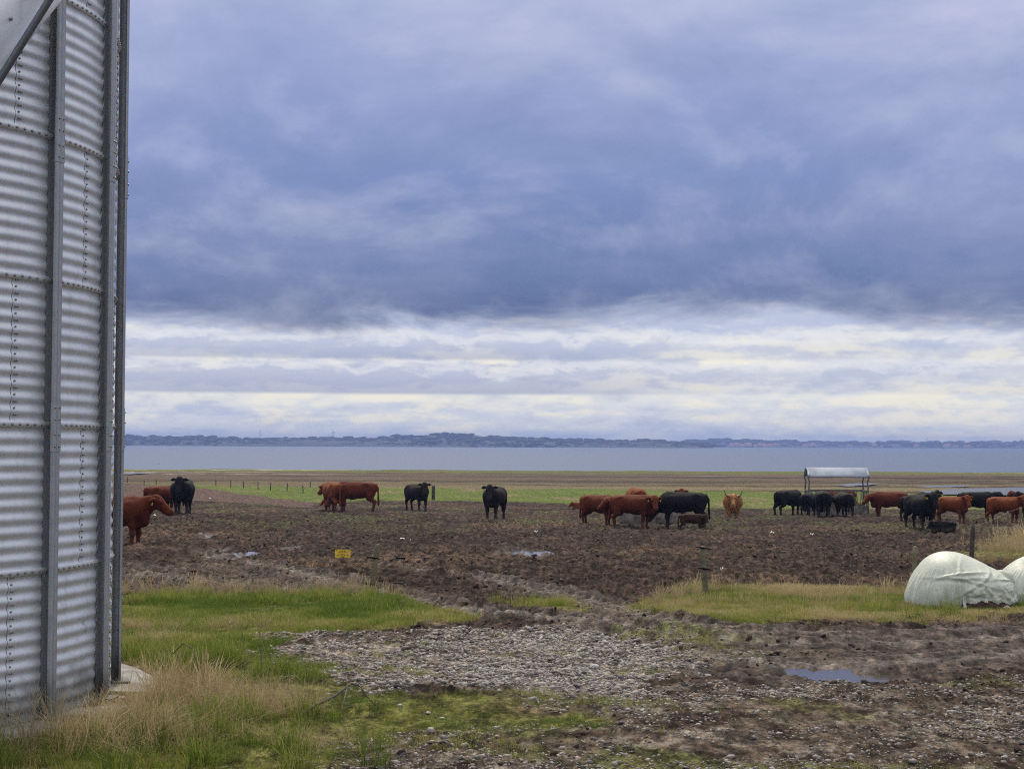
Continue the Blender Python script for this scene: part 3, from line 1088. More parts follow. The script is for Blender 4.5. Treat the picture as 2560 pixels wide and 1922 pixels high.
def build_duct():
    D = 8.85
    e1 = atdepth(0, 122, D)
    e2 = atdepth(97, 0, D)
    d = (e2 - e1).normalized()
    side = d.cross(Vector((0, 1, 0))).normalized()      # up-left of the edge
    if side.z < 0: side = -side
    t = empty('grain_chute', e1, 0, 'sloping galvanised grain chute of bolted flat plate in front of the silo', 'chute')
    y = Vector((0, 1, 0))
    a, b = e1 - d * 2.2 - e1, e2 + d * .35 - e1
    W, Hh = .55, .26
    c = [a, a + side * W, a + side * W + y * Hh, a + y * Hh, b, b + side * W, b + side * W + y * Hh, b + y * Hh]
    F = np.array([(0, 1, 5, 4), (1, 2, 6, 5), (2, 3, 7, 6), (3, 0, 4, 7), (4, 5, 6, 7), (3, 2, 1, 0)])
    me = mesh_np('chute_body', np.array([v[:] for v in c]), F)
    link('chute_body', me, galv('chute_plate', (.78, .79, .80), .4, .25), t)
    bv, bt = ico(2)
    for s in np.arange(-2.0, .75, .155):
        for off in (.055, .42):
            p = d * s + side * off - y * .004
            o = link('bolt', mesh_np('bolt', bv * np.array([.011, .007, .011]), tris=bt), M_BOLT, t)
            o.location = p
    p1 = atdepth(-40, 262, D - .12)
    p2 = atdepth(150, -42, D - .12)
    dd = (p2 - p1).normalized()
    me = tube_mesh('diagonal_strut', [p1 - dd * 2.4, p1, p2, p2 + dd * .3], .021, 14)
    link('diagonal_strut', me, M_DARKM, label='dark round steel strut slanting across the chute and silo wall', cat='strut')


build_duct()

# ------------------------------------------------------------------ grass, gravel, clods (uncountable): points carrying instanced prototypes
PROTO = bpy.data.collections.new('prototypes')


def scatter(name, pts, rot, scl, var, tint, protos, label, cat):
    """one object whose points carry copies of a few prototype meshes"""
    me = bpy.data.meshes.new(name)
    n = len(pts)
    me.vertices.add(n)
    me.vertices.foreach_set('co', np.ascontiguousarray(pts, np.float32).ravel())
    a = me.attributes.new('rot', 'FLOAT_VECTOR', 'POINT'); a.data.foreach_set('vector', np.ascontiguousarray(rot, np.float32).ravel())
    a = me.attributes.new('scl', 'FLOAT', 'POINT'); a.data.foreach_set('value', np.ascontiguousarray(scl, np.float32))
    a = me.attributes.new('pick', 'INT', 'POINT'); a.data.foreach_set('value', np.ascontiguousarray(var, np.int32))
    a = me.attributes.new('tint', 'FLOAT', 'POINT'); a.data.foreach_set('value', np.ascontiguousarray(tint, np.float32))
    o = link(name, me, None, label=label, cat=cat, kind='stuff')
    ng = bpy.data.node_groups.new(name + '_nodes', 'GeometryNodeTree')
    ng.interface.new_socket('Geometry', in_out='INPUT', socket_type='NodeSocketGeometry')
    ng.interface.new_socket('Geometry', in_out='OUTPUT', socket_type='NodeSocketGeometry')
    N, Lk = ng.nodes, ng.links
    gi = N.new('NodeGroupInput'); go = N.new('NodeGroupOutput')
    col = bpy.data.collections.new(name + '_protos')
    for p in protos:
        ob = bpy.data.objects.new(p.name, p)
        col.objects.link(ob)
    ci = N.new('GeometryNodeCollectionInfo')
    ci.inputs['Collection'].default_value = col
    ci.inputs['Separate Children'].default_value = True
    ci.inputs['Reset Children'].default_value = True
    ip = N.new('GeometryNodeInstanceOnPoints')
    ip.inputs['Pick Instance'].default_value = True

    def named(nm, typ):
        nd = N.new('GeometryNodeInputNamedAttribute')
        nd.data_type = typ
        nd.inputs[0].default_value = nm
        return nd.outputs[0]
    Lk.new(gi.outputs[0], ip.inputs['Points'])
    Lk.new(ci.outputs[0], ip.inputs['Instance'])
    Lk.new(named('pick', 'INT'), ip.inputs['Instance Index'])
    Lk.new(named('rot', 'FLOAT_VECTOR'), ip.inputs['Rotation'])
    Lk.new(named('scl', 'FLOAT'), ip.inputs['Scale'])
    Lk.new(ip.outputs[0], go.inputs[0])
    md = o.modifiers.new('scatter', 'NODES')
    md.node_group = ng
    return o


def blade_mat(name, cols, transl=.5):
    """cols: list of stops over the instance tint"""
    m, g, out = new_mat(name)
    t = g.add('ShaderNodeAttribute', attribute_type='INSTANCER', attribute_name='tint').outputs['Fac']
    ba = g.add('ShaderNodeAttribute', attribute_name='along').outputs['Fac']
    rd = g.add('ShaderNodeAttribute', attribute_name='brnd').outputs['Fac']
    tt = g.math('ADD', t, g.math('MULTIPLY', g.math('SUBTRACT', rd, .5), .45), clamp=True)
    c = g.ramp(tt, cols)
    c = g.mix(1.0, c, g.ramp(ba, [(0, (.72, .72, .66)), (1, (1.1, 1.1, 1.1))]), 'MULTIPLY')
    d = g.add('ShaderNodeBsdfPrincipled')
    g.put(d.inputs['Base Color'], c)
    d.inputs['Roughness'].default_value = .6
    d.inputs['Specular IOR Level'].default_value = .25
    tr = g.add('ShaderNodeBsdfTranslucent')
    g.put(tr.inputs[0], c)
    mx = g.add('ShaderNodeMixShader')
    mx.inputs[0].default_value = transl
    g.l.new(d.outputs[0], mx.inputs[1]); g.l.new(tr.outputs[0], mx.inputs[2])
    g.l.new(mx.outputs[0], out.inputs[0])
    return m


def tuft(name, mat, nb, h0, h1, spread, lean, width, seed, seg=3, head=False):
    r = np.random.default_rng(seed)
    V, T, AL, RD = [], [], [], []
    for b in range(nb):
        a = r.uniform(0, 2 * math.pi)
        q = math.sqrt(r.random()) * spread
        px, py = q * math.cos(a), q * math.sin(a)
        h = r.uniform(h0, h1)
        da = a + r.normal(0, .9)
        ln = abs(r.normal(0, lean)) + .04
        curl = r.uniform(.6, 1.9)
        w = width * r.uniform(.7, 1.3)
        wa = r.uniform(0, math.pi)
        wx, wy = math.cos(wa) * w, math.sin(wa) * w
        base = len(V)
        rdm = r.random()
        for s in range(seg + 1):
            t = s / seg
            off = h * ln * t ** (1 + curl * .6)
            z = h * t * math.sqrt(max(.12, 1 - min(.85, ln * t) ** 2))
            cx, cy = px + math.cos(da) * off, py + math.sin(da) * off
            ww = (1 - t) ** .6 * .5 if not head else (.35 if s < seg - 1 else (.9 if s == seg - 1 else .05))
            if s == seg and not head:
                V.append((cx, cy, z)); AL.append(t); RD.append(rdm)
            else:
                V.append((cx - wx * ww, cy - wy * ww, z)); V.append((cx + wx * ww, cy + wy * ww, z))
                AL += [t, t]; RD += [rdm, rdm]
        for s in range(seg):
            i = base + s * 2
            if s == seg - 1 and not head:
                T.append((i, i + 1, i + 2))
            else:
                T += [(i, i + 1, i + 3), (i, i + 3, i + 2)]
    me = mesh_np(name, np.array(V), tris=np.array(T))
    fattr(me, 'along', AL)
    fattr(me, 'brnd', RD)
    me.materials.append(mat)
    return me


GREENS = [(0, (.075, .125, .016)), (.3, (.175, .225, .034)), (.6, (.275, .275, .066)), (.8, (.38, .32, .14)), (1, (.47, .385, .21))]
STRAW = [(0, (.14, .14, .04)), (.3, (.30, .225, .11)), (.65, (.44, .34, .19)), (1, (.54, .45, .28))]
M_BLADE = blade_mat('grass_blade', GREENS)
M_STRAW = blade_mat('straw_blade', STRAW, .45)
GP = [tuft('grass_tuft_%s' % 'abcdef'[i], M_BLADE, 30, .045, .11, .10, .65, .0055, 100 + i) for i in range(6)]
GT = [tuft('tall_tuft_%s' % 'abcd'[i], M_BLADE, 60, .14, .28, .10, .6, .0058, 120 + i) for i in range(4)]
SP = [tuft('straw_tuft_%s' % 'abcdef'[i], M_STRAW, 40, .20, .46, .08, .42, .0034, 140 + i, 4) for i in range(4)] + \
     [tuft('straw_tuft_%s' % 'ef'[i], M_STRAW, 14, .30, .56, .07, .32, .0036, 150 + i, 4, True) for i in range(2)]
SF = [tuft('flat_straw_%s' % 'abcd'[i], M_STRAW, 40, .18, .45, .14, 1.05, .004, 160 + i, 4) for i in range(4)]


def sample(n, x0, x1, y0, y1, ywt=1.0):
    x = rng.uniform(x0, x1, n).astype(np.float32)
    y = (y0 + (y1 - y0) * rng.uniform(0, 1, n) ** ywt).astype(np.float32)
    return x, y


def off_silo(x, y, r=2.66):
    return np.hypot(x - SILO_C.x, y - SILO_C.y) > r


def visible(x, y, mar=.06):
    """keep a margin outside the frame so that a step aside still sees grass"""
    return (np.abs(x) < y * (.3216 + mar) + .8)


def build_grass():
    # ---- green sward, left of the gravel and along the fence
    x, y = sample(150000, -8, 9, 6.5, 24.5)
    k = visible(x, y); x, y = x[k], y[k]
    g = zone('grass', x, y)
    dens = np.clip(g * (0.70 + fbm(x, y, .9, 3, .6, 201) * 1.2), 0, 1)
    strip = (y > 17) & (x > 1.2)
    dens *= np.where(y < 11, .75, 1.0)
    k = (rng.random(len(x)) < dens) & off_silo(x, y)
    x, y, strip = x[k], y[k], strip[k]
    z = height(x, y)
    n = len(x)
    dry = fbm(x, y, 1.4, 4, .6, 151)
    tint = np.clip(.31 + dry * .9 + rng.normal(0, .15, n) + strip * .22, 0, 1)
    # lush green belt right of the silo
    rot = np.stack([rng.normal(0, .10, n), rng.normal(0, .10, n), rng.uniform(0, 6.28, n)], 1)
    scl = rng.uniform(.40, .95, n) * np.where(y < 11.5, .72, 1.0) * (1 + np.clip(fbm(x, y, 1.1, 3, .5, 211), -.5, .5) * .9)
    scatter('meadow_grass', np.stack([x, y, z - .012], 1), rot, scl, rng.integers(0, 6, n), tint, GP, 'short green and yellowed grass beside the silo and along the fence', 'grass')
    # sparse green sprouts over gravel and grit
    x, y = sample(26000, -3, 7, 7.0, 17)
    k = visible(x, y); x, y = x[k], y[k]
    zz = np.maximum(zone('gravel', x, y), zone('grit', x, y))
    nn = fbm(x, y, .9, 4, .6, 221)
    k = rng.random(len(x)) < np.clip(zz * (nn - .02) * 2.2, 0, .8)
    x, y = x[k], y[k]
    n = len(x)
    rot = np.stack([rng.normal(0, .1, n), rng.normal(0, .1, n), rng.uniform(0, 6.28, n)], 1)
    scatter('sparse_sprouts', np.stack([x, y, height(x, y) - .01], 1), rot, rng.uniform(.25, .6, n), rng.integers(0, 6, n), np.clip(.5 + rng.normal(0, .15, n), 0, 1), GP,
            'thin grass sprouting between the pebbles', 'grass')
    # ---- dark lush tall tufts
    P = []
    for (px, py, rx, ry, cnt) in [(470, 1680, .33, .30, 60), (385, 1655, .25, .3, 18), (540, 1675, .2, .25, 16), (720, 1700, .2, .2, 8), (640, 1810, .5, .3, 12), (450, 1830, .7, .4, 22),
                                  (700, 1720, .3, .3, 8), (600, 1500, 1.2, .5, 30), (340, 1510, .6, .5, 26), (860, 1500, .7, .4, 24), (560, 1900, 1.0, .5, 16), (150, 1900, .6, .4, 16),
                                  (1330, 1512, .7, .4, 16), (2100, 1520, 1.5, .5, 40), (2340, 1538, .5, .15, 10)]:
        c = at(px, py)
        a = rng.uniform(0, 6.28, cnt); q = np.sqrt(rng.random(cnt))
        P.append(np.stack([c.x + np.cos(a) * q * rx, c.y + np.sin(a) * q * ry], 1))
    P = np.concatenate(P).astype(np.float32)
    x, y = P[:, 0], P[:, 1]
    k = off_silo(x, y, 2.75); x, y = x[k], y[k]
    n = len(x)
    rot = np.stack([rng.normal(0, .12, n), rng.normal(0, .12, n), rng.uniform(0, 6.28, n)], 1)
    scatter('lush_grass', np.stack([x, y, height(x, y) - .015], 1), rot, rng.uniform(.45, 1.0, n), rng.integers(0, 4, n), np.clip(rng.normal(.24, .12, n) + (y > 15) * .18, 0, 1), GT,
            'dark green lush grass clumps standing out of the sward', 'grass')
    # ---- dry straw grass
    xs, ys, sc, pk, tn = [], [], [], [], []

    def clump(px, py, rx, ry, cnt, s0, s1, tint=.6, flat=False):
        c = at(px, py)
        a = rng.uniform(0, 6.28, cnt); q = np.sqrt(rng.random(cnt))
        xs.append(c.x + np.cos(a) * q * rx); ys.append(c.y + np.sin(a) * q * ry)
        sc.append(rng.uniform(s0, s1, cnt)); tn.append(np.clip(rng.normal(tint, .14, cnt), 0, 1))
    # around the silo foot
    for (px, py, rx, ry, cnt, s0, s1) in [(a_, b_, c_, d_, int(e_ * .62), f_ * .72, g_ * .76) for (a_, b_, c_, d_, e_, f_, g_) in [(60, 1830, .55, .35, 70, .5, .95), (180, 1800, .40, .30, 60, .6, 1.0), (290, 1770, .40, .30, 85, .55, 1.0), (400, 1760, .45, .34, 110, .55, 1.0),
                                          (490, 1775, .36, .28, 60, .4, .75), (350, 1720, .30, .25, 36, .5, .85), (580, 1795, .30, .22, 20, .3, .5),
                                          (20, 1880, .6, .3, 40, .5, .9), (440, 1850, .7, .3, 22, .35, .7)]]:
        clump(px, py, rx, ry, cnt, s0, s1)
    # along the fence, both sides of the gate
    for px in range(240, 1010, 14):
        clump(px, 1486 + 6 * math.sin(px * .02), .16, .25, 4, .28, .7, .5)
    for px in range(1620, 2290, 11):
        clump(px, 1482 + 6 * math.sin(px * .013) + max(0, (1720 - px)) * .2, .20, .45, 4, .3, .68, .55)
    for px in range(1660, 2290, 16):
        clump(px, 1508 + 8 * math.sin(px * .02), .3, .5, 5, .22, .48, .40)
    for px in range(2420, 2700, 14):
        clump(px, 1408, .3, .5, 5, .4, .8, .35)
    x = np.concatenate(xs).astype(np.float32); y = np.concatenate(ys).astype(np.float32)
    s = np.concatenate(sc); tn_ = np.concatenate(tn)
    k = off_silo(x, y, 2.58); x, y, s, tn_ = x[k], y[k], s[k], tn_[k]
    n = len(x)
    rot = np.stack([rng.normal(0, .14, n), rng.normal(0.08, .16, n), rng.uniform(0, 6.28, n)], 1)
    rot[:, 2] = rng.normal(0.2, 1.0, n)
    scatter('dry_grass', np.stack([x, y, height(x, y) - .015], 1), rot, s, rng.integers(0, 6, n), tn_, SP, 'tall dry straw coloured grass at the silo foot and along the fence', 'grass')
    # flattened straw
    xs.clear(); ys.clear(); sc.clear(); tn.clear()
    for (px, py, rx, ry, cnt, s0, s1) in [(540, 1780, .6, .35, 60, .4, .7), (640, 1795, .4, .3, 24, .4, .7), (480, 1570, 1.0, .3, 40, .3, .6), (330, 1610, .6, .5, 24, .3, .6), (90, 1870, .9, .35, 60, .5, .9),
                                          (300, 1830, .8, .3, 40, .4, .8), (2300, 1545, 1.6, .4, 40, .25, .5), (1900, 1535, 2.0, .4, 40, .25, .5), (640, 1880, .8, .4, 18, .3, .6)]:
        clump(px, py, rx, ry, cnt, s0, s1, .62)
    x = np.concatenate(xs).astype(np.float32); y = np.concatenate(ys).astype(np.float32)
    s = np.concatenate(sc); tn_ = np.concatenate(tn)
    k = off_silo(x, y, 2.7); x, y, s, tn_ = x[k], y[k], s[k], tn_[k]
    n = len(x)
    rot = np.stack([rng.normal(0, .2, n), rng.normal(0, .2, n), rng.uniform(0, 6.28, n)], 1)
    scatter('flattened_straw', np.stack([x, y, height(x, y) - .01], 1), rot, s, rng.integers(0, 4, n), tn_, SF, 'bleached straw lying flat over the green grass', 'straw')
    # ---- stray straw trodden into the mud
    x, y = sample(9000, -14, 16, 8.0, 42, 1.3)
    k = visible(x, y, .04); x, y = x[k], y[k]
    M = masks(x, y)
    k = rng.random(len(x)) < np.clip(M['mud'] * (.35 + fbm(x, y, 3.0, 3, .6, 261) * 1.4), 0, 1) * (1 - .6 * trk_field(x, y)[1])
    x, y = x[k], y[k]
    n = len(x)
    rot = np.stack([rng.normal(0, .35, n), rng.normal(0, .35, n), rng.uniform(0, 6.28, n)], 1)
    scatter('stray_straw', np.stack([x, y, height(x, y) - .01], 1), rot, rng.uniform(.10, .30, n), rng.integers(0, 4, n), np.clip(rng.normal(.35, .2, n), 0, 1), SF, 'stray wisps of straw trodden into the mud', 'straw')
    # ---- reed bank on the right, behind the bales
    c = at(2600, 1385)
    n = 900
    x = c.x + rng.uniform(-1.0, 5.0, n); y = c.y + rng.uniform(-1.0, 3.6, n)
    edge = (x - (c.x - 1.0)) / 1.6
    k = rng.random(n) < np.clip(edge, .12, 1)
    x, y, edge = x[k].astype(np.float32), y[k].astype(np.float32), edge[k]
    n = len(x)
    hgt = np.clip(.8 + .95 * np.clip((x - (c.x - 1.0)) / 1.7, 0, 1), .6, 2.2) * rng.uniform(.8, 1.15, n)
    rot = np.stack([rng.normal(0, .06, n), rng.normal(0.04, .08, n), rng.uniform(0, 6.28, n)], 1)
    scatter('reed_bank', np.stack([x, y, height(x, y) - .02], 1), rot, hgt, rng.integers(0, 6, n), np.clip(rng.normal(.62, .12, n), 0, 1), SP, 'bank of tall tan reed grass beyond the fence behind the bales', 'reeds')


build_grass()


def stone_mat():
    m, g, out = new_mat('pebble')
    t = g.add('ShaderNodeAttribute', attribute_type='INSTANCER', attribute_name='tint').outputs['Fac']
    tc = g.add('ShaderNodeTexCoord').outputs['Object']
    c = g.ramp(t, [(0, (.060, .055, .055)), (.18, (.13, .115, .105)), (.4, (.225, .20, .18)), (.6, (.30, .265, .23)), (.78, (.30, .225, .18)), (.9, (.38, .355, .33)), (1, (.52, .50, .46))])
    c = g.mix(1.0, c, g.ramp(g.noise(tc, 3.0, 4, .6), [(.3, (.75, .75, .75)), (.7, (1.15, 1.15, 1.15))]), 'MULTIPLY')
    pbsdf(g, out, c, .65, 0, .4)
    return m


def clod_mat():
    m, g, out = new_mat('clod_soil')
    t = g.add('ShaderNodeAttribute', attribute_type='INSTANCER', attribute_name='tint').outputs['Fac']
    tc = g.add('ShaderNodeTexCoord').outputs['Object']
    c = g.ramp(t, [(0, (.045, .030, .021)), (.5, (.085, .058, .041)), (1, (.14, .10, .073))])
    c = g.mix(1.0, c, g.ramp(g.noise(tc, 4.0, 4, .6), [(.3, (.7, .7, .7)), (.7, (1.2, 1.2, 1.2))]), 'MULTIPLY')
    pbsdf(g, out, c, .85, 0, .25, g.noise(tc, 9.0, 4, .7), .6, .03)
    return m


def lump(name, mat, seed, flat, sub=2, rough=.25):
    r = np.random.default_rng(seed)
    V, T = ico(sub)
    ax = r.normal(size=(5, 3)); ph = r.uniform(0, 6, 5)
    d = sum(np.sin(V @ ax[i] * 2.2 + ph[i]) for i in range(5)) / 5
    V = V * (1 + rough * d[:, None] + r.uniform(-rough, rough, (len(V), 1)) * .25) * np.array([1, r.uniform(.6, .9), flat])
    me = mesh_np(name, V, tris=T)
    smooth_shade(me)
    me.materials.append(mat)
    return me


def build_stones():
    ms, mc = stone_mat(), clod_mat()
    ST = [lump('pebble_%s' % 'abcdef'[i], ms, 300 + i, .34 + .08 * (i % 3), 1, .3) for i in range(6)]
    CL = [lump('clod_%s' % 'abcdef'[i], mc, 320 + i, .42, 1, .7) for i in range(6)]
    x, y = sample(460000, -4, 7, 7.0, 18.5)
    k = visible(x, y); x, y = x[k], y[k]
    gv, gt = zone('gravel', x, y, 0.05), zone('grit', x, y, 0.05)
    nn = fbm(x, y, 1.1, 4, .6, 231)
    d = np.clip(gv * (.80 + nn * 1.1), 0, 1) + np.clip(gt * (.34 + nn * 1.1), 0, .8)
    d *= np.clip(.55 + (y - 8) / 12, .55, 1)
    k = rng.random(len(x)) < d
    x, y, gv = x[k], y[k], gv[k]
    n = len(x)
    s = np.clip(rng.lognormal(math.log(.0092), .58, n), .0035, .04) * np.where(gv > .4, 1.0, .75)
    rot = np.stack([rng.normal(0, .35, n), rng.normal(0, .35, n), rng.uniform(0, 6.28, n)], 1)
    tint = np.clip(rng.normal(.38, .22, n), 0, 1)
    scatter('gravel_stones', np.stack([x, y, height(x, y) + s * .02], 1), rot, s, rng.integers(0, 6, n), tint, ST, 'grey, pink and white pebbles of the gravel track', 'gravel')
    # clods and hoof-thrown lumps
    x, y = sample(120000, -22, 26, 7.5, 66, 1.5)
    k = visible(x, y, .05); x, y = x[k], y[k]
    M = masks(x, y)
    tr = trk_field(x, y)[1]
    d = M['mud'] * np.clip(.25 + fbm(x, y, 2.5, 3, .6, 241) * 1.6, 0, 1) * (1 - .7 * tr) * (1 - .35 * M['grit'])
    for (c, ax, ay, sd) in PW:
        q = np.sqrt(((x - c.x) / (ax * 1.2)) ** 2 + ((y - c.y) / (ay * 1.3)) ** 2)
        d = d * (q > 1)
    k = rng.random(len(x)) < d
    x, y = x[k], y[k]
    n = len(x)
    s = np.clip(rng.lognormal(math.log(.017), .5, n), .006, .045) * np.clip(.55 + y / 34, .6, 1.5)
    rot = np.stack([rng.normal(0, .4, n), rng.normal(0, .4, n), rng.uniform(0, 6.28, n)], 1)
    scatter('mud_clods', np.stack([x, y, height(x, y) + s * .1], 1), rot, s, rng.integers(0, 6, n), np.clip(rng.normal(.4, .25, n), 0, 1), CL, 'loose clods of dark mud thrown up over the field', 'mud')


build_stones()
# ------------------------------------------------------------------ implicit-surface modelling (one continuous skin per body)
def sd_cone(P, a, b, r1, r2, ys=1.0):
    a = np.array(a, np.float32); b = np.array(b, np.float32)
    d = b - a
    q = P - a
    t = np.clip((q @ d) / max(float(d @ d), 1e-9), 0, 1)
    e = q - t[..., None] * d
    if ys != 1.0:
        e = e * np.array([1, 1 / ys, 1], np.float32)
        return (np.sqrt((e * e).sum(-1)) - (r1 + (r2 - r1) * t)) * min(1, ys)
    return np.sqrt((e * e).sum(-1)) - (r1 + (r2 - r1) * t)


def sd_ell(P, c, r, M=None):
    q = P - np.array(c, np.float32)
    if M is not None:
        q = q @ np.array(M, np.float32).T
    r = np.array(r, np.float32)
    k0 = np.sqrt(((q / r) ** 2).sum(-1))
    k1 = np.sqrt(((q / (r * r)) ** 2).sum(-1)) + 1e-6
    return k0 * (k0 - 1) / k1


def smin(a, b, k):
    h = np.maximum(k - np.abs(a - b), 0) / k
    return np.minimum(a, b) - h * h * k * .25


def prim_eval(P, pr):
    if pr[0] == 'c':
        return sd_cone(P, *pr[1])
    return sd_ell(P, *pr[1])


def prim_box(pr):
    if pr[0] == 'c':
        a, b, r1, r2 = pr[1][:4]
        m = max(r1, r2)
        return np.minimum(a, b) - m, np.maximum(a, b) + m
    c, r = pr[1][:2]
    m = max(r)
    return np.array(c) - m, np.array(c) + m


def sdf_points(P, prims):
    d = None
    for pr in prims:
        e = prim_eval(P, pr)
        d = e if d is None else smin(d, e, pr[2])
    return d


def sdf_mesh(prims, h=.026, pad=.06):
    bx = [prim_box(p) for p in prims]
    lo = np.min([b[0] for b in bx], 0) - pad
    hi = np.max([b[1] for b in bx], 0) + pad
    n = np.ceil((hi - lo) / h).astype(int) + 1
    ax = [lo[i] + h * np.arange(n[i]) for i in range(3)]
    G = np.full(n, 1.0, np.float32)
    for pr, (b0, b1) in zip(prims, bx):
        m = .16
        i0 = np.maximum(0, np.floor((b0 - m - lo) / h).astype(int)); i1 = np.minimum(n, np.ceil((b1 + m - lo) / h).astype(int) + 1)
        X, Y, Z = np.meshgrid(ax[0][i0[0]:i1[0]], ax[1][i0[1]:i1[1]], ax[2][i0[2]:i1[2]], indexing='ij')
        P = np.stack([X, Y, Z], -1).astype(np.float32)
        sl_ = tuple(slice(i0[k], i1[k]) for k in range(3))
        G[sl_] = smin(G[sl_], prim_eval(P, pr), pr[2])
    S = G < 0
    c = [S[:-1, :-1, :-1], S[1:, :-1, :-1], S[:-1, 1:, :-1], S[1:, 1:, :-1], S[:-1, :-1, 1:], S[1:, :-1, 1:], S[:-1, 1:, 1:], S[1:, 1:, 1:]]
    cnt = sum(x.astype(np.int8) for x in c)
    act = (cnt > 0) & (cnt < 8)
    I = np.argwhere(act)
    vid = np.full(act.shape, -1, np.int64)
    vid[act] = np.arange(len(I))
    off = [(0, 0, 0), (1, 0, 0), (0, 1, 0), (1, 1, 0), (0, 0, 1), (1, 0, 1), (0, 1, 1), (1, 1, 1)]
    val = [G[I[:, 0] + o[0], I[:, 1] + o[1], I[:, 2] + o[2]] for o in off]
    acc = np.zeros((len(I), 3)); num = np.zeros(len(I))
    for a, b in [(0, 1), (2, 3), (4, 5), (6, 7), (0, 2), (1, 3), (4, 6), (5, 7), (0, 4), (1, 5), (2, 6), (3, 7)]:
        m = (val[a] < 0) != (val[b] < 0)
        t = val[a] / np.where(m, val[a] - val[b], 1)
        p = np.array(off[a]) + t[:, None] * (np.array(off[b]) - np.array(off[a]))
        acc += np.where(m[:, None], p, 0); num += m
    V = (I + acc / num[:, None]) * h + lo
    F = []
    for axi in range(3):
        u, w = [(1, 2), (2, 0), (0, 1)][axi]
        A = np.take(S, range(S.shape[axi] - 1), axi); B = np.take(S, range(1, S.shape[axi]), axi)
        E = np.argwhere(A != B)
        E = E[(E[:, u] > 0) & (E[:, w] > 0) & (E[:, u] < n[u] - 1) & (E[:, w] < n[w] - 1)]
        ins = A[E[:, 0], E[:, 1], E[:, 2]]

        def cell(du, dw):
            q = E.copy(); q[:, u] += du; q[:, w] += dw
            return vid[q[:, 0], q[:, 1], q[:, 2]]
        Q = np.stack([cell(-1, -1), cell(0, -1), cell(0, 0), cell(-1, 0)], 1)
        Q[~ins] = Q[~ins][:, ::-1]
        F.append(Q)
    F = np.concatenate(F)
    F = F[(F >= 0).all(1)]
    V = V.astype(np.float32)
    # pull the vertices onto the exact surface
    for _ in range(2):
        d = sdf_points(V, prims)
        e = .006
        g = np.stack([sdf_points(V + np.array(o, np.float32) * e, prims) - d for o in ((1, 0, 0), (0, 1, 0), (0, 0, 1))], 1) / e
        V = V - np.clip(d, -.02, .02)[:, None] * g / np.maximum((g * g).sum(1), .2)[:, None]
    return V, F


# ------------------------------------------------------------------ cattle
def coat_mat(name, c1, c2, c3, bump=.5, sheen=.10):
    m, g, out = new_mat(name)
    tc = g.add('ShaderNodeTexCoord').outputs['Object']
    mz = g.add('ShaderNodeAttribute', attribute_name='muzzle').outputs['Fac']
    lg = g.add('ShaderNodeAttribute', attribute_name='lower').outputs['Fac']
    n = g.noise(tc, 3.2, 5, .6, .4)
    f = g.noise(g.vmul(tc, (1.0, 1.0, 0.35)), 46.0, 3, .7, 1.0)
    c = g.mix(g.smooth(n, .3, .7), c1, c2)
    c = g.mix(g.math('MULTIPLY', g.smooth(f, .42, .75), .6), c, c3)
    # dried mud on the lower legs
    mud = g.math('MULTIPLY', lg, g.smooth(g.noise(tc, 9.0, 4, .6), .35, .6))
    c = g.mix(g.math('MULTIPLY', mud, .85), c, (.085, .062, .048))
    c = g.mix(g.math('MULTIPLY', mz, .8), c, (.085, .070, .066))
    r = g.math('SUBTRACT', .78, g.math('MULTIPLY', mz, .35))
    p = pbsdf(g, out, c, r, 0, .12, g.math('ADD', f, g.math('MULTIPLY', n, .8)), bump, .012)
    p.inputs['Sheen Weight'].default_value = sheen
    p.inputs['Sheen Roughness'].default_value = .4
    p.inputs['Sheen Tint'].default_value = (*[min(1, x * 4 + .1) for x in c3], 1)
    return m


M_RED = coat_mat('red_coat', (.056, .0100, .0030), (.098, .0180, .0045), (.18, .046, .013))
M_RED2 = coat_mat('bright_red_coat', (.095, .020, .005), (.15, .034, .008), (.26, .075, .021))
M_BLK = coat_mat('black_coat', (.0045, .0042, .0045), (.0075, .0068, .007), (.015, .013, .013), sheen=.02)
M_BRB = coat_mat('brown_black_coat', (.007, .0055, .005), (.016, .0105, .008), (.03, .02, .015), sheen=.03)
M_CALF = coat_mat('dark_calf_coat', (.016, .008, .005), (.045, .017, .008), (.08, .035, .018))
M_HIGH = coat_mat('ginger_coat', (.34, .145, .048), (.50, .25, .095), (.70, .44, .21), .9, .2)
M_TAG = simple_mat('yellow_tag', (.80, .60, .03), .45, var=.05)
M_EYE = simple_mat('eye_dark', (.01, .008, .007), .15, var=.05)
M_HORN = simple_mat('horn', (.10, .075, .055), .45, var=.25, scale=5)

HEADP = {'up': (34, -50), 'fwd': (24, -37), 'mid': (20, -46), 'level': (6, -34), 'low': (-16, -50), 'down': (-38, -58)}


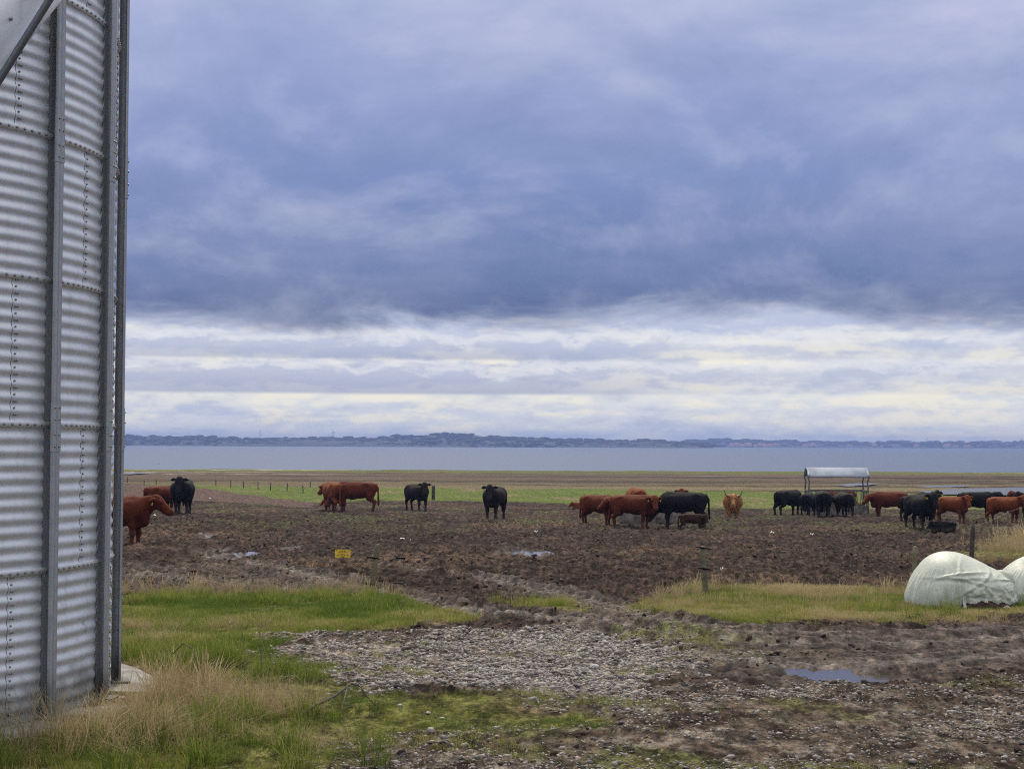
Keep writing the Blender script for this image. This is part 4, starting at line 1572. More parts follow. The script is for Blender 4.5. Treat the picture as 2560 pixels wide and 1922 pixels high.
def cow_prims(pose, yaw, seed, fat=1.0, calf=False, shag=0.0, lying=False):
    r = np.random.default_rng(seed)
    pr = []

    def C(a, b, r1, r2, k=.09, ys=1.0): pr.append(('c', (a, b, r1, r2, ys), k))

    def E(c, rad, k=.09, M=None): pr.append(('e', (c, rad, M), k))
    thin = .82 if calf else 1.0
    w = fat * thin
    dz = 0.0
    bz = -.50 if lying else 0.0
    # trunk: deep barrel, flat topline, square rump
    C((-.70, 0, 1.03 + bz), (-.30, 0, .965 + bz), .27 * thin, .335 * thin, .1, w)
    C((-.30, 0, .965 + bz), (.14, 0, .935 + bz), .335 * thin, .365 * thin, .1, w)
    C((.14, 0, .935 + bz), (.58, 0, .985 + bz), .365 * thin, .315 * thin, .1, w)
    C((-.66, 0, 1.175 + bz), (.50, 0, 1.185 + bz), .135, .14, .12)                       # topline
    for s in (-1, 1):
        E((-.48, s * .19 * w, 1.20 + bz), (.15, .085, .09), .10)                          # hook bones
        E((-.86, s * .11, 1.14 + bz), (.09, .075, .10), .10)                              # pin bones
        E((.46, s * .20 * w, .93 + bz), (.20, .115, .27), .10)                            # shoulder
        E((-.66, s * .185 * w, .90 + bz), (.23, .115, .30), .10)                          # thigh
    E((.50, 0, 1.24 + bz), (.17, .09, .10), .10)                                          # withers
    E((.76, 0, .80 + bz), (.16, .15, .22), .12)                                           # brisket
    C((.80, 0, .66 + bz), (.50, 0, .60 + bz), .085, .10, .10)
    if shag:
        C((-.5, 0, .62), (.5, 0, .60), .17, .17, .15)
    # legs
    if not lying:
        jf = [r.uniform(-.07, .09), r.uniform(-.07, .09)]
        jh = [r.uniform(-.10, .08), r.uniform(-.10, .08)]
        lw = 1.25 if shag else 1.0
        for i, s in enumerate((-1, 1)):
            y = s * .175 * w
            x = .50 + jf[i]
            C((.50, y, .80), (.51 + jf[i] * .35, y, .62), .135, .105, .08)
            C((.51 + jf[i] * .35, y, .62), (x + .015, y * .95, .39), .098, .066, .05)
            C((x + .015, y * .95, .39), (x, y * .95, .36), .070, .066, .04)
            C((x, y * .95, .37), (x - .01, y * .95, .13), .056 * lw, .047 * lw, .04)
            C((x - .01, y * .95, .13), (x + .02, y * .95, .045), .054 * lw, .060, .03)
            E((x + .03, y * .95, .035), (.078, .060, .048), .02)
            x = -.70 + jh[i]
            C((-.62 + jh[i] * .3, y, .76), (-.60 + jh[i] * .4, y, .64), .16, .13, .08)
            C((-.60 + jh[i] * .4, y, .64), (x - .12, y * .95, .46), .12, .068, .06)
            C((x - .125, y * .95, .47), (x - .115, y * .95, .43), .070, .064, .04)
            C((x - .115, y * .95, .44), (x - .06, y * .95, .13), .056 * lw, .047 * lw, .04)
            C((x - .06, y * .95, .13), (x - .03, y * .95, .045), .054 * lw, .060, .03)
            E((x - .02, y * .95, .035), (.078, .060, .048), .02)
    else:
        for s in (-1, 1):
            C((.52, s * .20, .28), (.78, s * .20, .12), .11, .07, .08)
            C((.78, s * .20, .10), (.50, s * .24, .07), .06, .05, .05)
            C((-.60, s * .24, .30), (-.20, s * .30, .16), .20, .10, .10)
            C((-.20, s * .30, .13), (-.55, s * .36, .07), .07, .05, .05)
        C((-.5, 0, .22), (.5, 0, .22), .24, .24, .12, 1.15)
    # tail
    if not lying:
        sw = r.uniform(-.06, .06)
        C((-.90, 0, 1.22), (-1.00, sw * .3, 1.05), .060, .040, .05)
        C((-1.00, sw * .3, 1.05), (-1.02, sw, .66), .040, .032, .03)
        C((-1.02, sw, .66), (-1.03, sw * 1.3, .40), .040, .050, .03)
        C((-1.03, sw * 1.3, .40), (-1.03, sw * 1.4, .30), .050, .022, .03)
    # neck and head
    np_, hp = HEADP[pose]
    ny = R_(yaw * .62)
    hy = R_(yaw)
    N = np.array([.62, 0, 1.06 + bz])
    nl = (.50 if not calf else .46)
    if lying: np_, nl = 34, .40
    nd = np.array([math.cos(R_(np_)) * math.cos(ny), math.cos(R_(np_)) * math.sin(ny), math.sin(R_(np_))])
    mid = N + nd * nl * .5 + np.array([.04, 0, 0]) * math.cos(ny)
    poll = N + nd * nl
    C(N, mid, .235 * thin, .19 * thin, .10, .80)
    C(mid, poll, .19 * thin, .135, .08, .85)
    C(N + np.array([.06, 0, -.18]), poll - nd * .10 - np.array([0, 0, .09]), .14 * thin, .09, .10, .7)     # throat, dewlap
    hd = np.array([math.cos(R_(hp)) * math.cos(hy), math.cos(R_(hp)) * math.sin(hy), math.sin(R_(hp))])
    side = np.array([-math.sin(hy), math.cos(hy), 0])
    up = np.cross(hd, side) * 1.0
    up = up if up[2] > 0 else -up
    Mh = np.stack([hd, side, up])
    E(poll + hd * .08, (.17, .142, .142), .06, Mh)
    C(poll + hd * .11, poll + hd * .48 - up * .017, .128, .094, .06)
    E(poll + hd * .53 - up * .02, (.085, .102, .090), .05, Mh)
    C(poll + hd * .11 - up * .105, poll + hd * .46 - up * .075, .092, .060, .06)          # jaw
    for s in (-1, 1):
        E(poll + hd * .17 + side * s * .108 + up * .062, (.055, .035, .045), .04, Mh)    # brow
        e0 = poll + hd * .015 + side * s * .11 + up * .02
        e1 = poll - hd * .01 + side * s * .23 + up * (-.005)
        e2 = poll - hd * .005 + side * s * .33 + up * (-.03)
        C(e0, e1, .036, .060, .035); C(e1, e2, .060, .022, .03)
    E(poll + up * .07 - hd * .01, (.06, .08, .05), .05, Mh)                               # poll tuft
    info = dict(poll=poll, hd=hd, side=side, up=up)
    return pr, info


COWS = []


def cow(px, py, top, heading, mat, pose, yaw, label, calf=False, fat=1.0, seed=0, tags=(1, 1), shag=0.0, lying=False, tagc=None, dy=0.0, scale=None):
    p = at(px, py)
    p.y += dy; p.x *= p.y / (p.y - dy) if dy else 1
    D = p.y
    H = (py - top) / FPX * D if not dy else (to_px(np.float64(p.x), np.float64(p.y), np.float64(p.z))[1] - top) / FPX * D
    s = scale if scale else H / 1.33
    pr, inf = cow_prims(pose, yaw, seed, fat, calf, shag, lying)
    V, F = sdf_mesh(pr)
    # slight lumpiness so that no flank is a perfect ellipsoid
    mz = inf['poll'] + inf['hd'] * .565 - inf['up'] * .02
    muz = np.clip(1.25 - np.linalg.norm(V - mz, axis=1) / .075, 0, 1)
    low = np.clip(1.1 - V[:, 2] / .48, 0, 1)
    me = mesh_np('cow', V * s, F)
    smooth_shade(me)
    fattr(me, 'muzzle', muz); fattr(me, 'lower', low)
    hz = R_(heading)
    name = 'calf' if calf else ('highland_cow' if shag else 'cow')
    o = link(name, me, mat, label=label, cat='calf' if calf else 'cow', group='cattle in the muddy field')
    o.rotation_euler = (0, 0, hz)
    # rest on the real relief under the four feet
    cs, sn = math.cos(hz), math.sin(hz)
    ft = [(.55 * s, .16 * s), (.55 * s, -.16 * s), (-.75 * s, .16 * s), (-.75 * s, -.16 * s)]
    zz = [gz(p.x + cs * a - sn * b, p.y + sn * a + cs * b) for a, b in ft]
    o.location = (p.x, p.y, float(np.mean(zz)) - .02)
    I = {k: np.asarray(v) for k, v in inf.items()}
    ey = mesh_np('eye', ico(2)[0] * .017 * s, tris=ico(2)[1])
    for sd in (-1, 1):
        e = link('eye', ey, M_EYE, o)
        e.location = Vector((I['poll'] + I['hd'] * .21 + I['side'] * sd * .124 + I['up'] * .034) * s)
    tm = box_mesh('ear_tag', .012 * s, .058 * s, .078 * s, .004 * s, 1)
    for sd, on in zip((-1, 1), tags):
        if on:
            t = link('ear_tag', tm, M_TAG, o)
            q = I['poll'] + I['side'] * sd * .235 + I['up'] * (-.080) + I['hd'] * .060
            t.location = Vector(q * s)
            t.rotation_euler = (0, .25, math.atan2(I['hd'][1], I['hd'][0]))
    if shag:
        for sd in (-1, 1):
            pts, rr = [], []
            for k in range(13):
                u = k / 12
                a = u * 1.45
                q = I['poll'] + I['up'] * .04 + I['side'] * sd * (.10 + .33 * math.sin(min(a, 1.35)) ** 1.0 + .03 * u) + np.array([0, 0, 1]) * (-.03 * math.sin(u * 3.1) + .36 * u ** 2.3) + I['hd'] * .06 * u
                pts.append(q * s); rr.append(s * (.042 * (1 - u) ** .7 + .009))
            link('horn', tube_mesh('horn', pts, rr, 10), M_HORN, o)
    if shag:
        fur(o, V, F, s, I, mat, seed, .16 if shag > .5 else .07, 9000 if shag > .5 else 5000, fringe=True)
    COWS.append(o)
    return o


def fur(o, V, F, s, I, mat, seed, ln, n, fringe=False):
    r = np.random.default_rng(seed + 50)
    q = r.integers(0, len(F), n)
    A = V[F[q]]
    w = r.dirichlet((1, 1, 1, 1), n).astype(np.float32)
    P = (A * w[:, :, None]).sum(1)
    nr = np.cross(A[:, 2] - A[:, 0], A[:, 3] - A[:, 1])
    nr /= np.linalg.norm(nr, axis=1)[:, None] + 1e-9
    k = P[:, 2] > .16
    P, nr = P[k], nr[k]
    dm = np.linalg.norm(P - (I['poll'] + I['hd'] * .42), axis=1)
    L = ln * r.uniform(.5, 1.1, len(P)) * np.clip((dm - .06) / .12, .15, 1)
    d = nr * .5 + np.array([-.25, 0, -.85]) + r.normal(0, .22, (len(P), 3))
    d /= np.linalg.norm(d, axis=1)[:, None]
    if fringe:
        m = 500
        fp = I['poll'] + I['up'] * .10 + I['side'] * r.uniform(-.11, .11, (m, 1)) + I['hd'] * r.uniform(-.04, .08, (m, 1))
        fd = I['hd'] * .9 + I['side'] * r.normal(0, .3, (m, 1)) + I['up'] * r.uniform(-.05, .35, (m, 1))
        fd /= np.linalg.norm(fd, axis=1)[:, None]
        P = np.concatenate([P, fp]); d = np.concatenate([d, fd]); L = np.concatenate([L, r.uniform(.14, .26, m)])
    sd = np.cross(d, r.normal(size=d.shape)); sd /= np.linalg.norm(sd, axis=1)[:, None]
    tip = P + d * L[:, None]
    mid = P + d * L[:, None] * .5 + nrm_pad(len(P), nr) * (L * .12)[:, None]
    VV = np.stack([P - sd * .006, P + sd * .006, mid + sd * .004, mid - sd * .004, tip], 1).reshape(-1, 3) * s
    b = np.arange(len(P)) * 5
    T = np.concatenate([np.stack([b, b + 1, b + 2], 1), np.stack([b, b + 2, b + 3], 1), np.stack([b + 3, b + 2, b + 4], 1)])
    link('coat_hair', mesh_np('coat_hair', VV, tris=T), mat, o, kind='stuff')


def nrm_pad(n, nr):
    if len(nr) < n:
        return np.concatenate([nr, np.zeros((n - len(nr), 3))])
    return nr


def build_cattle():
    R, R2, B, BB = M_RED, M_RED2, M_BLK, M_BRB
    cow(286, 1358, 1231, -3, R, 'fwd', -4, 'large red brown cow in profile standing half hidden behind the silo', seed=1, fat=1.05, tags=(1, 0))
    cow(403, 1284, 1215, 50, R, 'mid', 0, 'red brown cow turned away behind the black cow near the silo', seed=2)
    cow(456, 1286, 1199, 276, B, 'up', -4, 'broad black cow facing the camera near the silo with a red cow behind it', seed=3, fat=1.22, tags=(0, 0))
    cow(833, 1280, 1207, 114, R2, 'level', 14, 'red brown cow seen from behind with a calf suckling under her', seed=4, fat=1.05, tags=(1, 1))
    cow(838, 1276, 1240, 175, R2, 'low', 10, 'small red calf suckling under the red cow', calf=True, seed=5, dy=.6)
    cow(888, 1281, 1206, 181, R, 'down', 12, 'red brown cow in profile with a long dark tail, head hidden behind the nursing cow', seed=6)
    cow(1042, 1277, 1211, 303, BB, 'up', -32, 'dark brown black cow beside the lone wooden post, head turned to the camera', seed=7, fat=1.05, tags=(1, 1))
    cow(1237, 1296, 1214, 256, BB, 'up', 12, 'dark black cow standing alone with its rump to one side, staring ahead', seed=8, fat=1.12, tags=(1, 0))
    cow(1452, 1273, 1250, 182, R2, 'mid', 0, 'small red calf lying in the mud behind the ring feeder herd', calf=True, seed=9, lying=True, tags=(0, 0), scale=.46)
    cow(1496, 1311, 1235, 318, R, 'level', -104, 'red brown cow by the ring feeder looking back along its flank', seed=10, tags=(1, 0))
    cow(1584, 1316, 1233, 335, R, 'mid', -62, 'red brown cow in front of the ring feeder with its face to the camera', seed=11, fat=1.05)
    cow(1590, 1300, 1221, 98, R2, 'down', 0, 'pale red cow behind the ring feeder, only its back showing', seed=12, fat=1.05, tags=(0, 0))
    cow(1706, 1316, 1229, 180, B, 'down', -6, 'massive black cow with its head down in the ring feeder', seed=13, fat=1.1, tags=(0, 0))
    cow(1699, 1296, 1225, 268, R, 'up', 2, 'red cow peering over the back of the massive black cow', seed=14, tags=(0, 0))
    cow(1731, 1322, 1276, 348, M_CALF, 'mid', -62, 'black and brown calf standing against the massive black cow', calf=True, seed=15)
    cow(1832, 1295, 1232, 264, M_HIGH, 'mid', -2, 'shaggy ginger long horned cow facing the camera alone on the mud', seed=17, fat=1.2, shag=1.0, tags=(0, 0))
    cow(1972, 1288, 1223, 40, B, 'down', 0, 'black cow standing apart at the end of the row behind the roofed feeder', seed=18, fat=1.1, tags=(0, 0))
    cow(2022, 1290, 1233, 66, B, 'down', 0, 'slim black cow squeezed in second along the roofed feeder', seed=19, fat=1.25, tags=(0, 0))
    cow(2057, 1293, 1227, 82, B, 'down', 0, 'tall black cow seen from behind in the middle of the roofed feeder row', seed=20, fat=1.38, tags=(0, 0))
    cow(2098, 1280, 1226, 176, R2, 'down', 0, 'red cow on the far side of the roofed feeder, back showing over the black cows', seed=21, tags=(0, 0))
    cow(2110, 1293, 1231, 92, BB, 'down', 0, 'round greyish black cow seen from behind next to the hay in the roofed feeder', seed=22, fat=1.45, tags=(0, 0))
    cow(2222, 1294, 1228, 183, R, 'level', 38, 'red brown cow walking from the roofed feeder post with its head lowered', seed=23, fat=1.05, tags=(0, 0))
    cow(2282, 1303, 1239, 42, BB, 'down', 0, 'dark brown cow turned away, half hidden by the black cow with two yellow tags', seed=24, tags=(0, 0))
    cow(2314, 1299, 1229, 46, B, 'up', -6, 'black cow turned away behind the black cow with two yellow tags', seed=26)
    cow(2302, 1320, 1235, 286, B, 'up', -12, 'black cow with two yellow ear tags facing the camera beside the lying calf', seed=25, fat=1.05)
    cow(2359, 1325, 1303, 186, B, 'mid', 20, 'black calf lying on the ground with its head raised', calf=True, seed=27, lying=True, scale=.46, tags=(1, 1))
    cow(2381, 1304, 1239, 309, R2, 'up', -36, 'bright red cow behind the lying black calf with its face to the camera', seed=28, tags=(0, 1))
    cow(2443, 1297, 1230, 2, B, 'mid', 0, 'long black cow in profile between two red cows in front of the pond', seed=29, tags=(0, 0))
    cow(2514, 1305, 1238, 314, M_RED2, 'up', -28, 'fluffy bright red cow behind the reed bank fence, face to the camera', seed=30, fat=1.05, tags=(0, 0), shag=0)
    cow(2580, 1296, 1233, 172, R, 'up', 0, 'red cow whose head shows above the fluffy red cow by the reed bank', seed=31, tags=(0, 0))
    cow(2596, 1304, 1232, 195, B, 'up', 0, 'black cow standing past the fluffy red cow by the reed bank', seed=32, tags=(0, 0))


build_cattle()


# ------------------------------------------------------------------ feeders
M_HAY = simple_mat('hay', (.20, .145, .065), .9, var=.35, scale=14, bump=1, bd=.03)
M_GREYP = simple_mat('grey_panel', (.155, .135, .112), .9, var=.35, scale=4, col2=(.06, .045, .035))
M_ROOFS = simple_mat('white_sheet', (.36, .40, .46), .85, var=.08, scale=2, spec=.15)


def hay_mesh(name, rx, ry, h, seed):
    r = np.random.default_rng(seed)
    V, T = [], []
    for i in range(1500):
        a = r.uniform(0, 6.28); q = math.sqrt(r.random())
        x, y = q * rx * math.cos(a), q * ry * math.sin(a)
        z = h * (1 - q * q * .5) * r.uniform(.55, 1)
        d = r.normal(size=3) * np.array([1, 1, .55]); d /= np.linalg.norm(d)
        l = r.uniform(.10, .28)
        s = np.cross(d, r.normal(size=3)); s = s / np.linalg.norm(s) * .007
        p = np.array([x, y, z]); b = len(V)
        V += [p - s, p + s, p + d * l]
        T.append((b, b + 1, b + 2))
    bv, bt = ico(3)
    core = bv * np.array([rx * .93, ry * .93, h * .9]) * (1 + r.uniform(-.06, .06, (len(bv), 1)))
    core[:, 2] = np.maximum(core[:, 2], 0)
    n = len(V)
    me = mesh_np(name, np.concatenate([np.array(V), core]), tris=np.concatenate([np.array(T), bt + n]))
    return me


def build_ring_feeder():
    c = at(1622, 1306)
    zz = gz(c.x, c.y)
    t = empty('ring_feeder', (c.x, c.y, zz - .02), 0, 'round grey ring feeder with slanted bars among red and black cattle', 'feeder')
    Rr = 1.12
    V, F = lathe([(Rr, 0), (Rr + .015, .03), (Rr + .015, .56), (Rr - .005, .585), (Rr - .03, .56), (Rr - .03, 0)], 56)
    me = mesh_np('ring_wall', np.array(V), np.array(F)); smooth_shade(me)
    link('ring_wall', me, M_GREYP, t)
    P = [(Rr * math.cos(a), Rr * math.sin(a), .98) for a in np.linspace(0, 2 * math.pi, 57)]
    link('top_rail', tube_mesh('top_rail', P, .024, 8, False), M_POST, t)
    bar = tube_mesh('slanted_bar', [(Rr - .01, 0, .56), (Rr * math.cos(.12), Rr * math.sin(.12), .98)], .018, 6)
    bar.materials.append(M_POST)
    for k in range(18):
        o = link('slanted_bar', bar, None, t)
        o.rotation_euler = (0, 0, 2 * math.pi * k / 18)
    h = link('hay', hay_mesh('hay', .98, .98, .45, 3), M_HAY, label='loose brown hay heaped inside the ring feeder', cat='hay', kind='stuff')
    h.location = (c.x, c.y, zz)


build_ring_feeder()


def build_roofed_feeder():
    c = at(2091, 1285)
    zz = gz(c.x, c.y)
    rz = R_(-4)
    t = empty('roofed_feeder', (c.x, c.y, zz - .02), rz, 'roofed hay feeder with a white curved sheet roof on steel posts, cattle around it', 'feeder')
    L, W = 2.72, 1.5
    Hp, Ht = 1.82, 2.22
    # roof: arched sheet, slight overhang, ribbed lengthwise
    N = 26
    V, F = [], []
    us = np.linspace(-1, 1, N)
    for th in (0, -.03):
        for x in (-L / 2 - .06, L / 2 + .06):
            for u in us:
                a = u * R_(36)
                yy = math.sin(a) / math.sin(R_(36)) * (W / 2 + .10)
                z = Hp - .02 + (Ht - Hp) * (math.cos(a) - math.cos(R_(36))) / (1 - math.cos(R_(36))) + th + .010 * math.cos(u * 34)
                V.append((x, yy, z))
    for b in (0, 2 * N):
        for i in range(N - 1):
            F.append((b + i, b + N + i, b + N + i + 1, b + i + 1) if b == 0 else (b + i, b + i + 1, b + N + i + 1, b + N + i))
    for i in range(N - 1):
        F.append((i, i + 1, 2 * N + i + 1, 2 * N + i)); F.append((N + i + 1, N + i, 3 * N + i, 3 * N + i + 1))
    for i in (0, N - 1):
        F.append((i, 2 * N + i, 3 * N + i, N + i))
    link('roof_sheet', mesh_np('roof_sheet', np.array(V), np.array(F)), M_ROOFS, t)
    M = M_POST
    for x in (-L / 2, L / 2):
        P = []
        for u in np.linspace(-1, 1, 15):
            a = u * R_(36)
            P.append((x, math.sin(a) / math.sin(R_(36)) * (W / 2 + .12), Hp - .06 + (Ht - Hp) * (math.cos(a) - math.cos(R_(36))) / (1 - math.cos(R_(36)))))
        link('end_hoop', tube_mesh('end_hoop', P, .03, 8), M, t)
        for y in (-W / 2, W / 2):
            P = [(x, y, 0), (x, y, 1.35), (x - .03 * (1 if x > 0 else -1), y * .98, 1.5), (x + .05 * (1 if x > 0 else -1), y * 1.1, 1.78), (x, y * 1.12, 1.9)]
            link('post', tube_mesh('post', P, .036, 8), M, t)
        link('end_rail', tube_mesh('end_rail', [(x, -W / 2, 1.12), (x, W / 2, 1.12)], .028, 8), M, t)
        for y in (-.28, .28):
            link('end_bar', tube_mesh('end_bar', [(x, y, .42), (x, y, 1.12)], .022, 6), M, t)
    for y in (-W / 2, W / 2):
        link('side_rail', tube_mesh('side_rail', [(-L / 2, y, 1.12), (L / 2, y, 1.12)], .028, 8), M, t)
        for k in range(13):
            x = -L / 2 + .1 + k * (L - .2) / 12
            link('rack_bar', tube_mesh('rack_bar', [(x, y * .55, .45), (x, y, 1.12)], .014, 6), M, t)
    tr = link('trough_side', box_mesh('trough_side', L, .035, .40, .006, 1), M_GREYP, t); tr.location = (0, -W / 2, .24)
    tr = link('trough_side', box_mesh('trough_side', L, .035, .40, .006, 1), M_GREYP, t); tr.location = (0, W / 2, .24)
    for x in (-1, 1):
        tr = link('trough_end', box_mesh('trough_end', .035, W - .04, .40, .006, 1), M_GREYP, t); tr.location = (x * L / 2, 0, .24)
    h = link('hay', hay_mesh('hay', 1.25, .58, .72, 5), M_HAY, label='brown hay piled in the roofed feeder', cat='hay', kind='stuff')
    h.location = (c.x, c.y, zz + .12)


build_roofed_feeder()


# ------------------------------------------------------------------ wrapped bales
def film_mat():
    m, g, out = new_mat('bale_film')
    tc = g.add('ShaderNodeTexCoord').outputs['Object']
    n = g.noise(tc, 3.0, 5, .6)
    w1 = g.noise(g.vmul(tc, (26.0, 26.0, 2.6)), 1.0, 4, .6, .6)
    w2 = g.noise(g.vmul(tc, (8.0, 8.0, 14.0)), 1.0, 3, .5, 1.0)
    cr = g.add('ShaderNodeAttribute', attribute_name='crease').outputs['Fac']
    c = g.mix(g.smooth(n, .3, .7), (.58, .615, .51), (.70, .73, .62))
    dirt = g.noise(tc, 11.0, 6, .7)
    c = g.mix(g.math('MULTIPLY', g.smooth(dirt, .62, .78), .35), c, (.30, .28, .21))
    b = g.math('ADD', g.math('MULTIPLY', w1, g.math('SUBTRACT', .5, g.math('MULTIPLY', cr, .3))), g.math('MULTIPLY', w2, g.math('ADD', .15, g.math('MULTIPLY', cr, 1.0))))
    p = pbsdf(g, None, c, .46, 0, .4, b, .45, .03)
    tr = g.add('ShaderNodeBsdfTranslucent')
    g.put(tr.inputs[0], (.62, .64, .45))
    mx = g.add('ShaderNodeMixShader'); mx.inputs[0].default_value = .16
    g.l.new(p.outputs[0], mx.inputs[1]); g.l.new(tr.outputs[0], mx.inputs[2]); g.l.new(mx.outputs[0], out.inputs[0])
    return m


def build_bales():
    M_FILM = film_mat()
    Y = 20.3
    k = Y / FPX        # metres per photograph pixel at the bale

    def shape(prims, hem, crease, seed):
        V, F = sdf_mesh(prims, .013)
        V = V.astype(np.float64)
        a = np.arctan2(V[:, 1], V[:, 0])
        # vertical pull folds towards the ground and crumpled loose film
        f1 = np.sin(a * 23 + fbm(a * 6, V[:, 2] * 2, 1.0, 3, .5, seed) * 6)
        lo = np.clip(1 - V[:, 2] / .55, 0, 1)
        nrm = V - np.array([0, 0, .25]); nrm /= np.linalg.norm(nrm, axis=1)[:, None]
        cz = crease(V)
        cr1 = np.abs(fbm(V[:, 0] * 1.0 + V[:, 2] * .9, V[:, 2] * 1.2 - V[:, 0] * .7, .34, 4, .55, seed + 3))
        V += nrm * (f1 * .011 * lo + (cr1 - .12) * .10 * cz + (np.abs(fbm(a * 3.5, V[:, 2] * .5, .35, 3, .6, seed + 6)) - .1) * .06 * (1 - cz) * np.clip(lo * 2, 0, 1))[:, None]
        V *= np.array([.92, .95, .90])
        V[:, 2] += np.where(V[:, 2] < .10, fbm(a * 2, a * 0, .5, 3, .6, seed + 9) * .10 * hem(V), 0)
        rr_ = np.random.default_rng(seed)
        for q_ in range(11):
            nn_ = rr_.normal(size=3) * np.array([1, .6, 1]); nn_ /= np.linalg.norm(nn_)
            c0 = np.array([rr_.uniform(-.12, .55), -.3, rr_.uniform(.05, .40)])
            dd_ = (V - c0) @ nn_
            fall = np.exp(-(np.linalg.norm(V - c0, axis=1) / .26) ** 2)
            V += nrm * ((np.exp(-(dd_ / .016) ** 2) * .020 - np.exp(-((dd_ - .035) / .02) ** 2) * .014) * fall)[:, None]
        me = mesh_np('wrap', V, F)
        smooth_shade(me)
        fattr(me, 'crease', np.clip(cz, 0, 1))
        return me
    # ---- first bale (photograph x 2270..2525, y 1377..1520)
    c = at(2402, 1508)
    z0 = gz(c.x, c.y)
    t = empty('wrapped_bale', (c.x, c.y, z0), 0, 'slumped white plastic wrapped silage bale, torn along its hem with a loose flap', 'bale', 'white wrapped bales by the fence')
    P = [('e', ((-.22, .10, .22), (.40, .52, .50), None), .2), ('e', ((-.40, .10, .08), (.26, .45, .30), None), .2), ('e', ((.02, .14, .28), (.40, .48, .40), None), .25),
         ('e', ((.30, .10, .20), (.38, .46, .28), None), .25), ('e', ((.46, .08, .12), (.20, .40, .24), None), .2), ('c', ((-.45, .05, .02), (.50, .05, .03), .20, .16), .2),
         ('c', ((.20, -.05, .45), (.50, .0, .36), .05, .04), .2), ('e', ((.18, -.28, .22), (.42, .12, .22), None), .2)]
    me = shape(P, lambda V: (V[:, 0] > .05) * 1.0, lambda V: np.clip((V[:, 0] + .12) * 5, 0, 1) * np.clip((.46 - V[:, 2] - .1 * V[:, 0]) * 5, 0, 1) * np.clip((-V[:, 1] + .1) * 6, 0, 1), 5)
    link('wrap', me, M_FILM, t)
    # loose pointed flap of film
    pts = [(.20, .0, .36), (.36, -.02, .37), (.50, -.05, .385), (.58, -.06, .36), (.615, -.06, .29), (.60, -.04, .22)]
    rr = [.04, .065, .075, .065, .045, .010]
    fl = tube_mesh('loose_flap', pts, rr, 12)
    link('loose_flap', fl, M_FILM, t)
    # hanging strip and hem scraps
    def strip(name, pts, w, par, mat, thick=.004):
        V, F = [], []
        for i, (x, y, z, ww) in enumerate(pts):
            y -= .05
            V += [(x - w * ww, y, z), (x + w * ww, y + .01, z + .004 * ((-1) ** i))]
        n = len(pts)
        F = [(2 * i, 2 * i + 1, 2 * i + 3, 2 * i + 2) for i in range(n - 1)]
        V2 = [(a, b + thick, c_) for a, b, c_ in V]
        m = len(V)
        F2 = [tuple(reversed([q + m for q in f])) for f in F]
        return link(name, mesh_np(name, np.array(V + V2), np.array(F + F2)), mat, par)
    strip('torn_strip', [(-.075, -.37, .27, .5), (-.085, -.385, .20, .7), (-.085, -.40, .10, .8), (-.075, -.42, .02, .9), (-.045, -.46, -.02, .8), (-.02, -.50, -.03, .5)], .022, t, M_FILM)
    strip('torn_strip', [(.40, -.36, .06, 1), (.44, -.42, .02, 1.3), (.48, -.47, .00, 1.5), (.54, -.50, -.005, .8)], .045, t, simple_mat('pinkish_film', (.55, .50, .52), .4))
    strip('torn_strip', [(.04, -.47, -.01, .6), (.10, -.49, .015, 1), (.16, -.49, .0, 1), (.20, -.50, .01, .4)], .03, t, M_FILM)
    # dark silage showing under the hem
    bv, bt = ico(3)
    r = np.random.default_rng(3)
    s_ = bv * np.array([.36, .15, .10]) * (1 + r.uniform(-.12, .12, (len(bv), 1))) + np.array([.16, -.33, .03])
    link('silage', mesh_np('silage', s_, tris=bt), simple_mat('silage_brown', (.075, .035, .022), .9, var=.4, scale=18, bump=1, bd=.02), t)
    # ---- second bale, behind and to the right
    c2 = at(2600, 1496)
    t2 = empty('wrapped_bale', (c2.x, c2.y, gz(c2.x, c2.y)), 0, 'second white wrapped silage bale standing behind the torn one', 'bale', 'white wrapped bales by the fence')
    P = [('e', ((.0, .10, .22), (.46, .52, .46), None), .2), ('e', ((-.25, .08, .12), (.30, .45, .32), None), .25), ('e', ((.32, .08, .12), (.30, .45, .34), None), .25),
         ('c', ((-.40, .05, .02), (.45, .05, .03), .18, .18), .2), ('c', ((-.10, -.1, .60), (.10, -.05, .62), .05, .05), .2)]
    me = shape(P, lambda V: 0 * V[:, 0], lambda V: np.clip((V[:, 0] - .10) * 5, 0, 1) * np.clip((.30 - V[:, 2]) * 6, 0, 1), 8)
    link('wrap', me, M_FILM, t2)
    strip('torn_strip', [(-.30, -.42, -.005, .8), (-.20, -.45, .01, 1), (-.10, -.46, .0, 1), (.0, -.46, .015, 1), (.1, -.45, .0, .6)], .035, t2, M_FILM)
    # lifted fold of film between the two
    P2 = [(-.22, .16, .30), (-.32, .12, .33), (-.42, .10, .34), (-.50, .12, .32)]
    link('loose_flap', tube_mesh('loose_flap', P2, [.08, .09, .06, .012], 12), M_FILM, t2)
    # scraps of film out on the mud
    sm = []
    for i, (px, py, w_, h_) in enumerate([(1008, 1349, 40, 5), (1340, 1333, 9, 3), (1462, 1351, 7, 3), (1930, 1334, 10, 3), (2030, 1338, 8, 3), (1805, 1421, 8, 3), (386, 1292, 9, 3), (525, 1245, 6, 2)]):
        p = at(px, py)
        kk = p.y / FPX
        V, F = [], []
        nn = 7
        for a in range(nn):
            u = a / (nn - 1)
            wd = math.sin(math.pi * (.12 + .8 * u)) * .07 * (1 if i == 0 else .45)
            zz = .03 + .05 * math.sin(u * 4 + i) ** 2 * (1.4 if i == 0 else 1)
            V += [((u - .5) * w_ * kk, -wd, zz * .6), ((u - .5) * w_ * kk, wd, zz)]
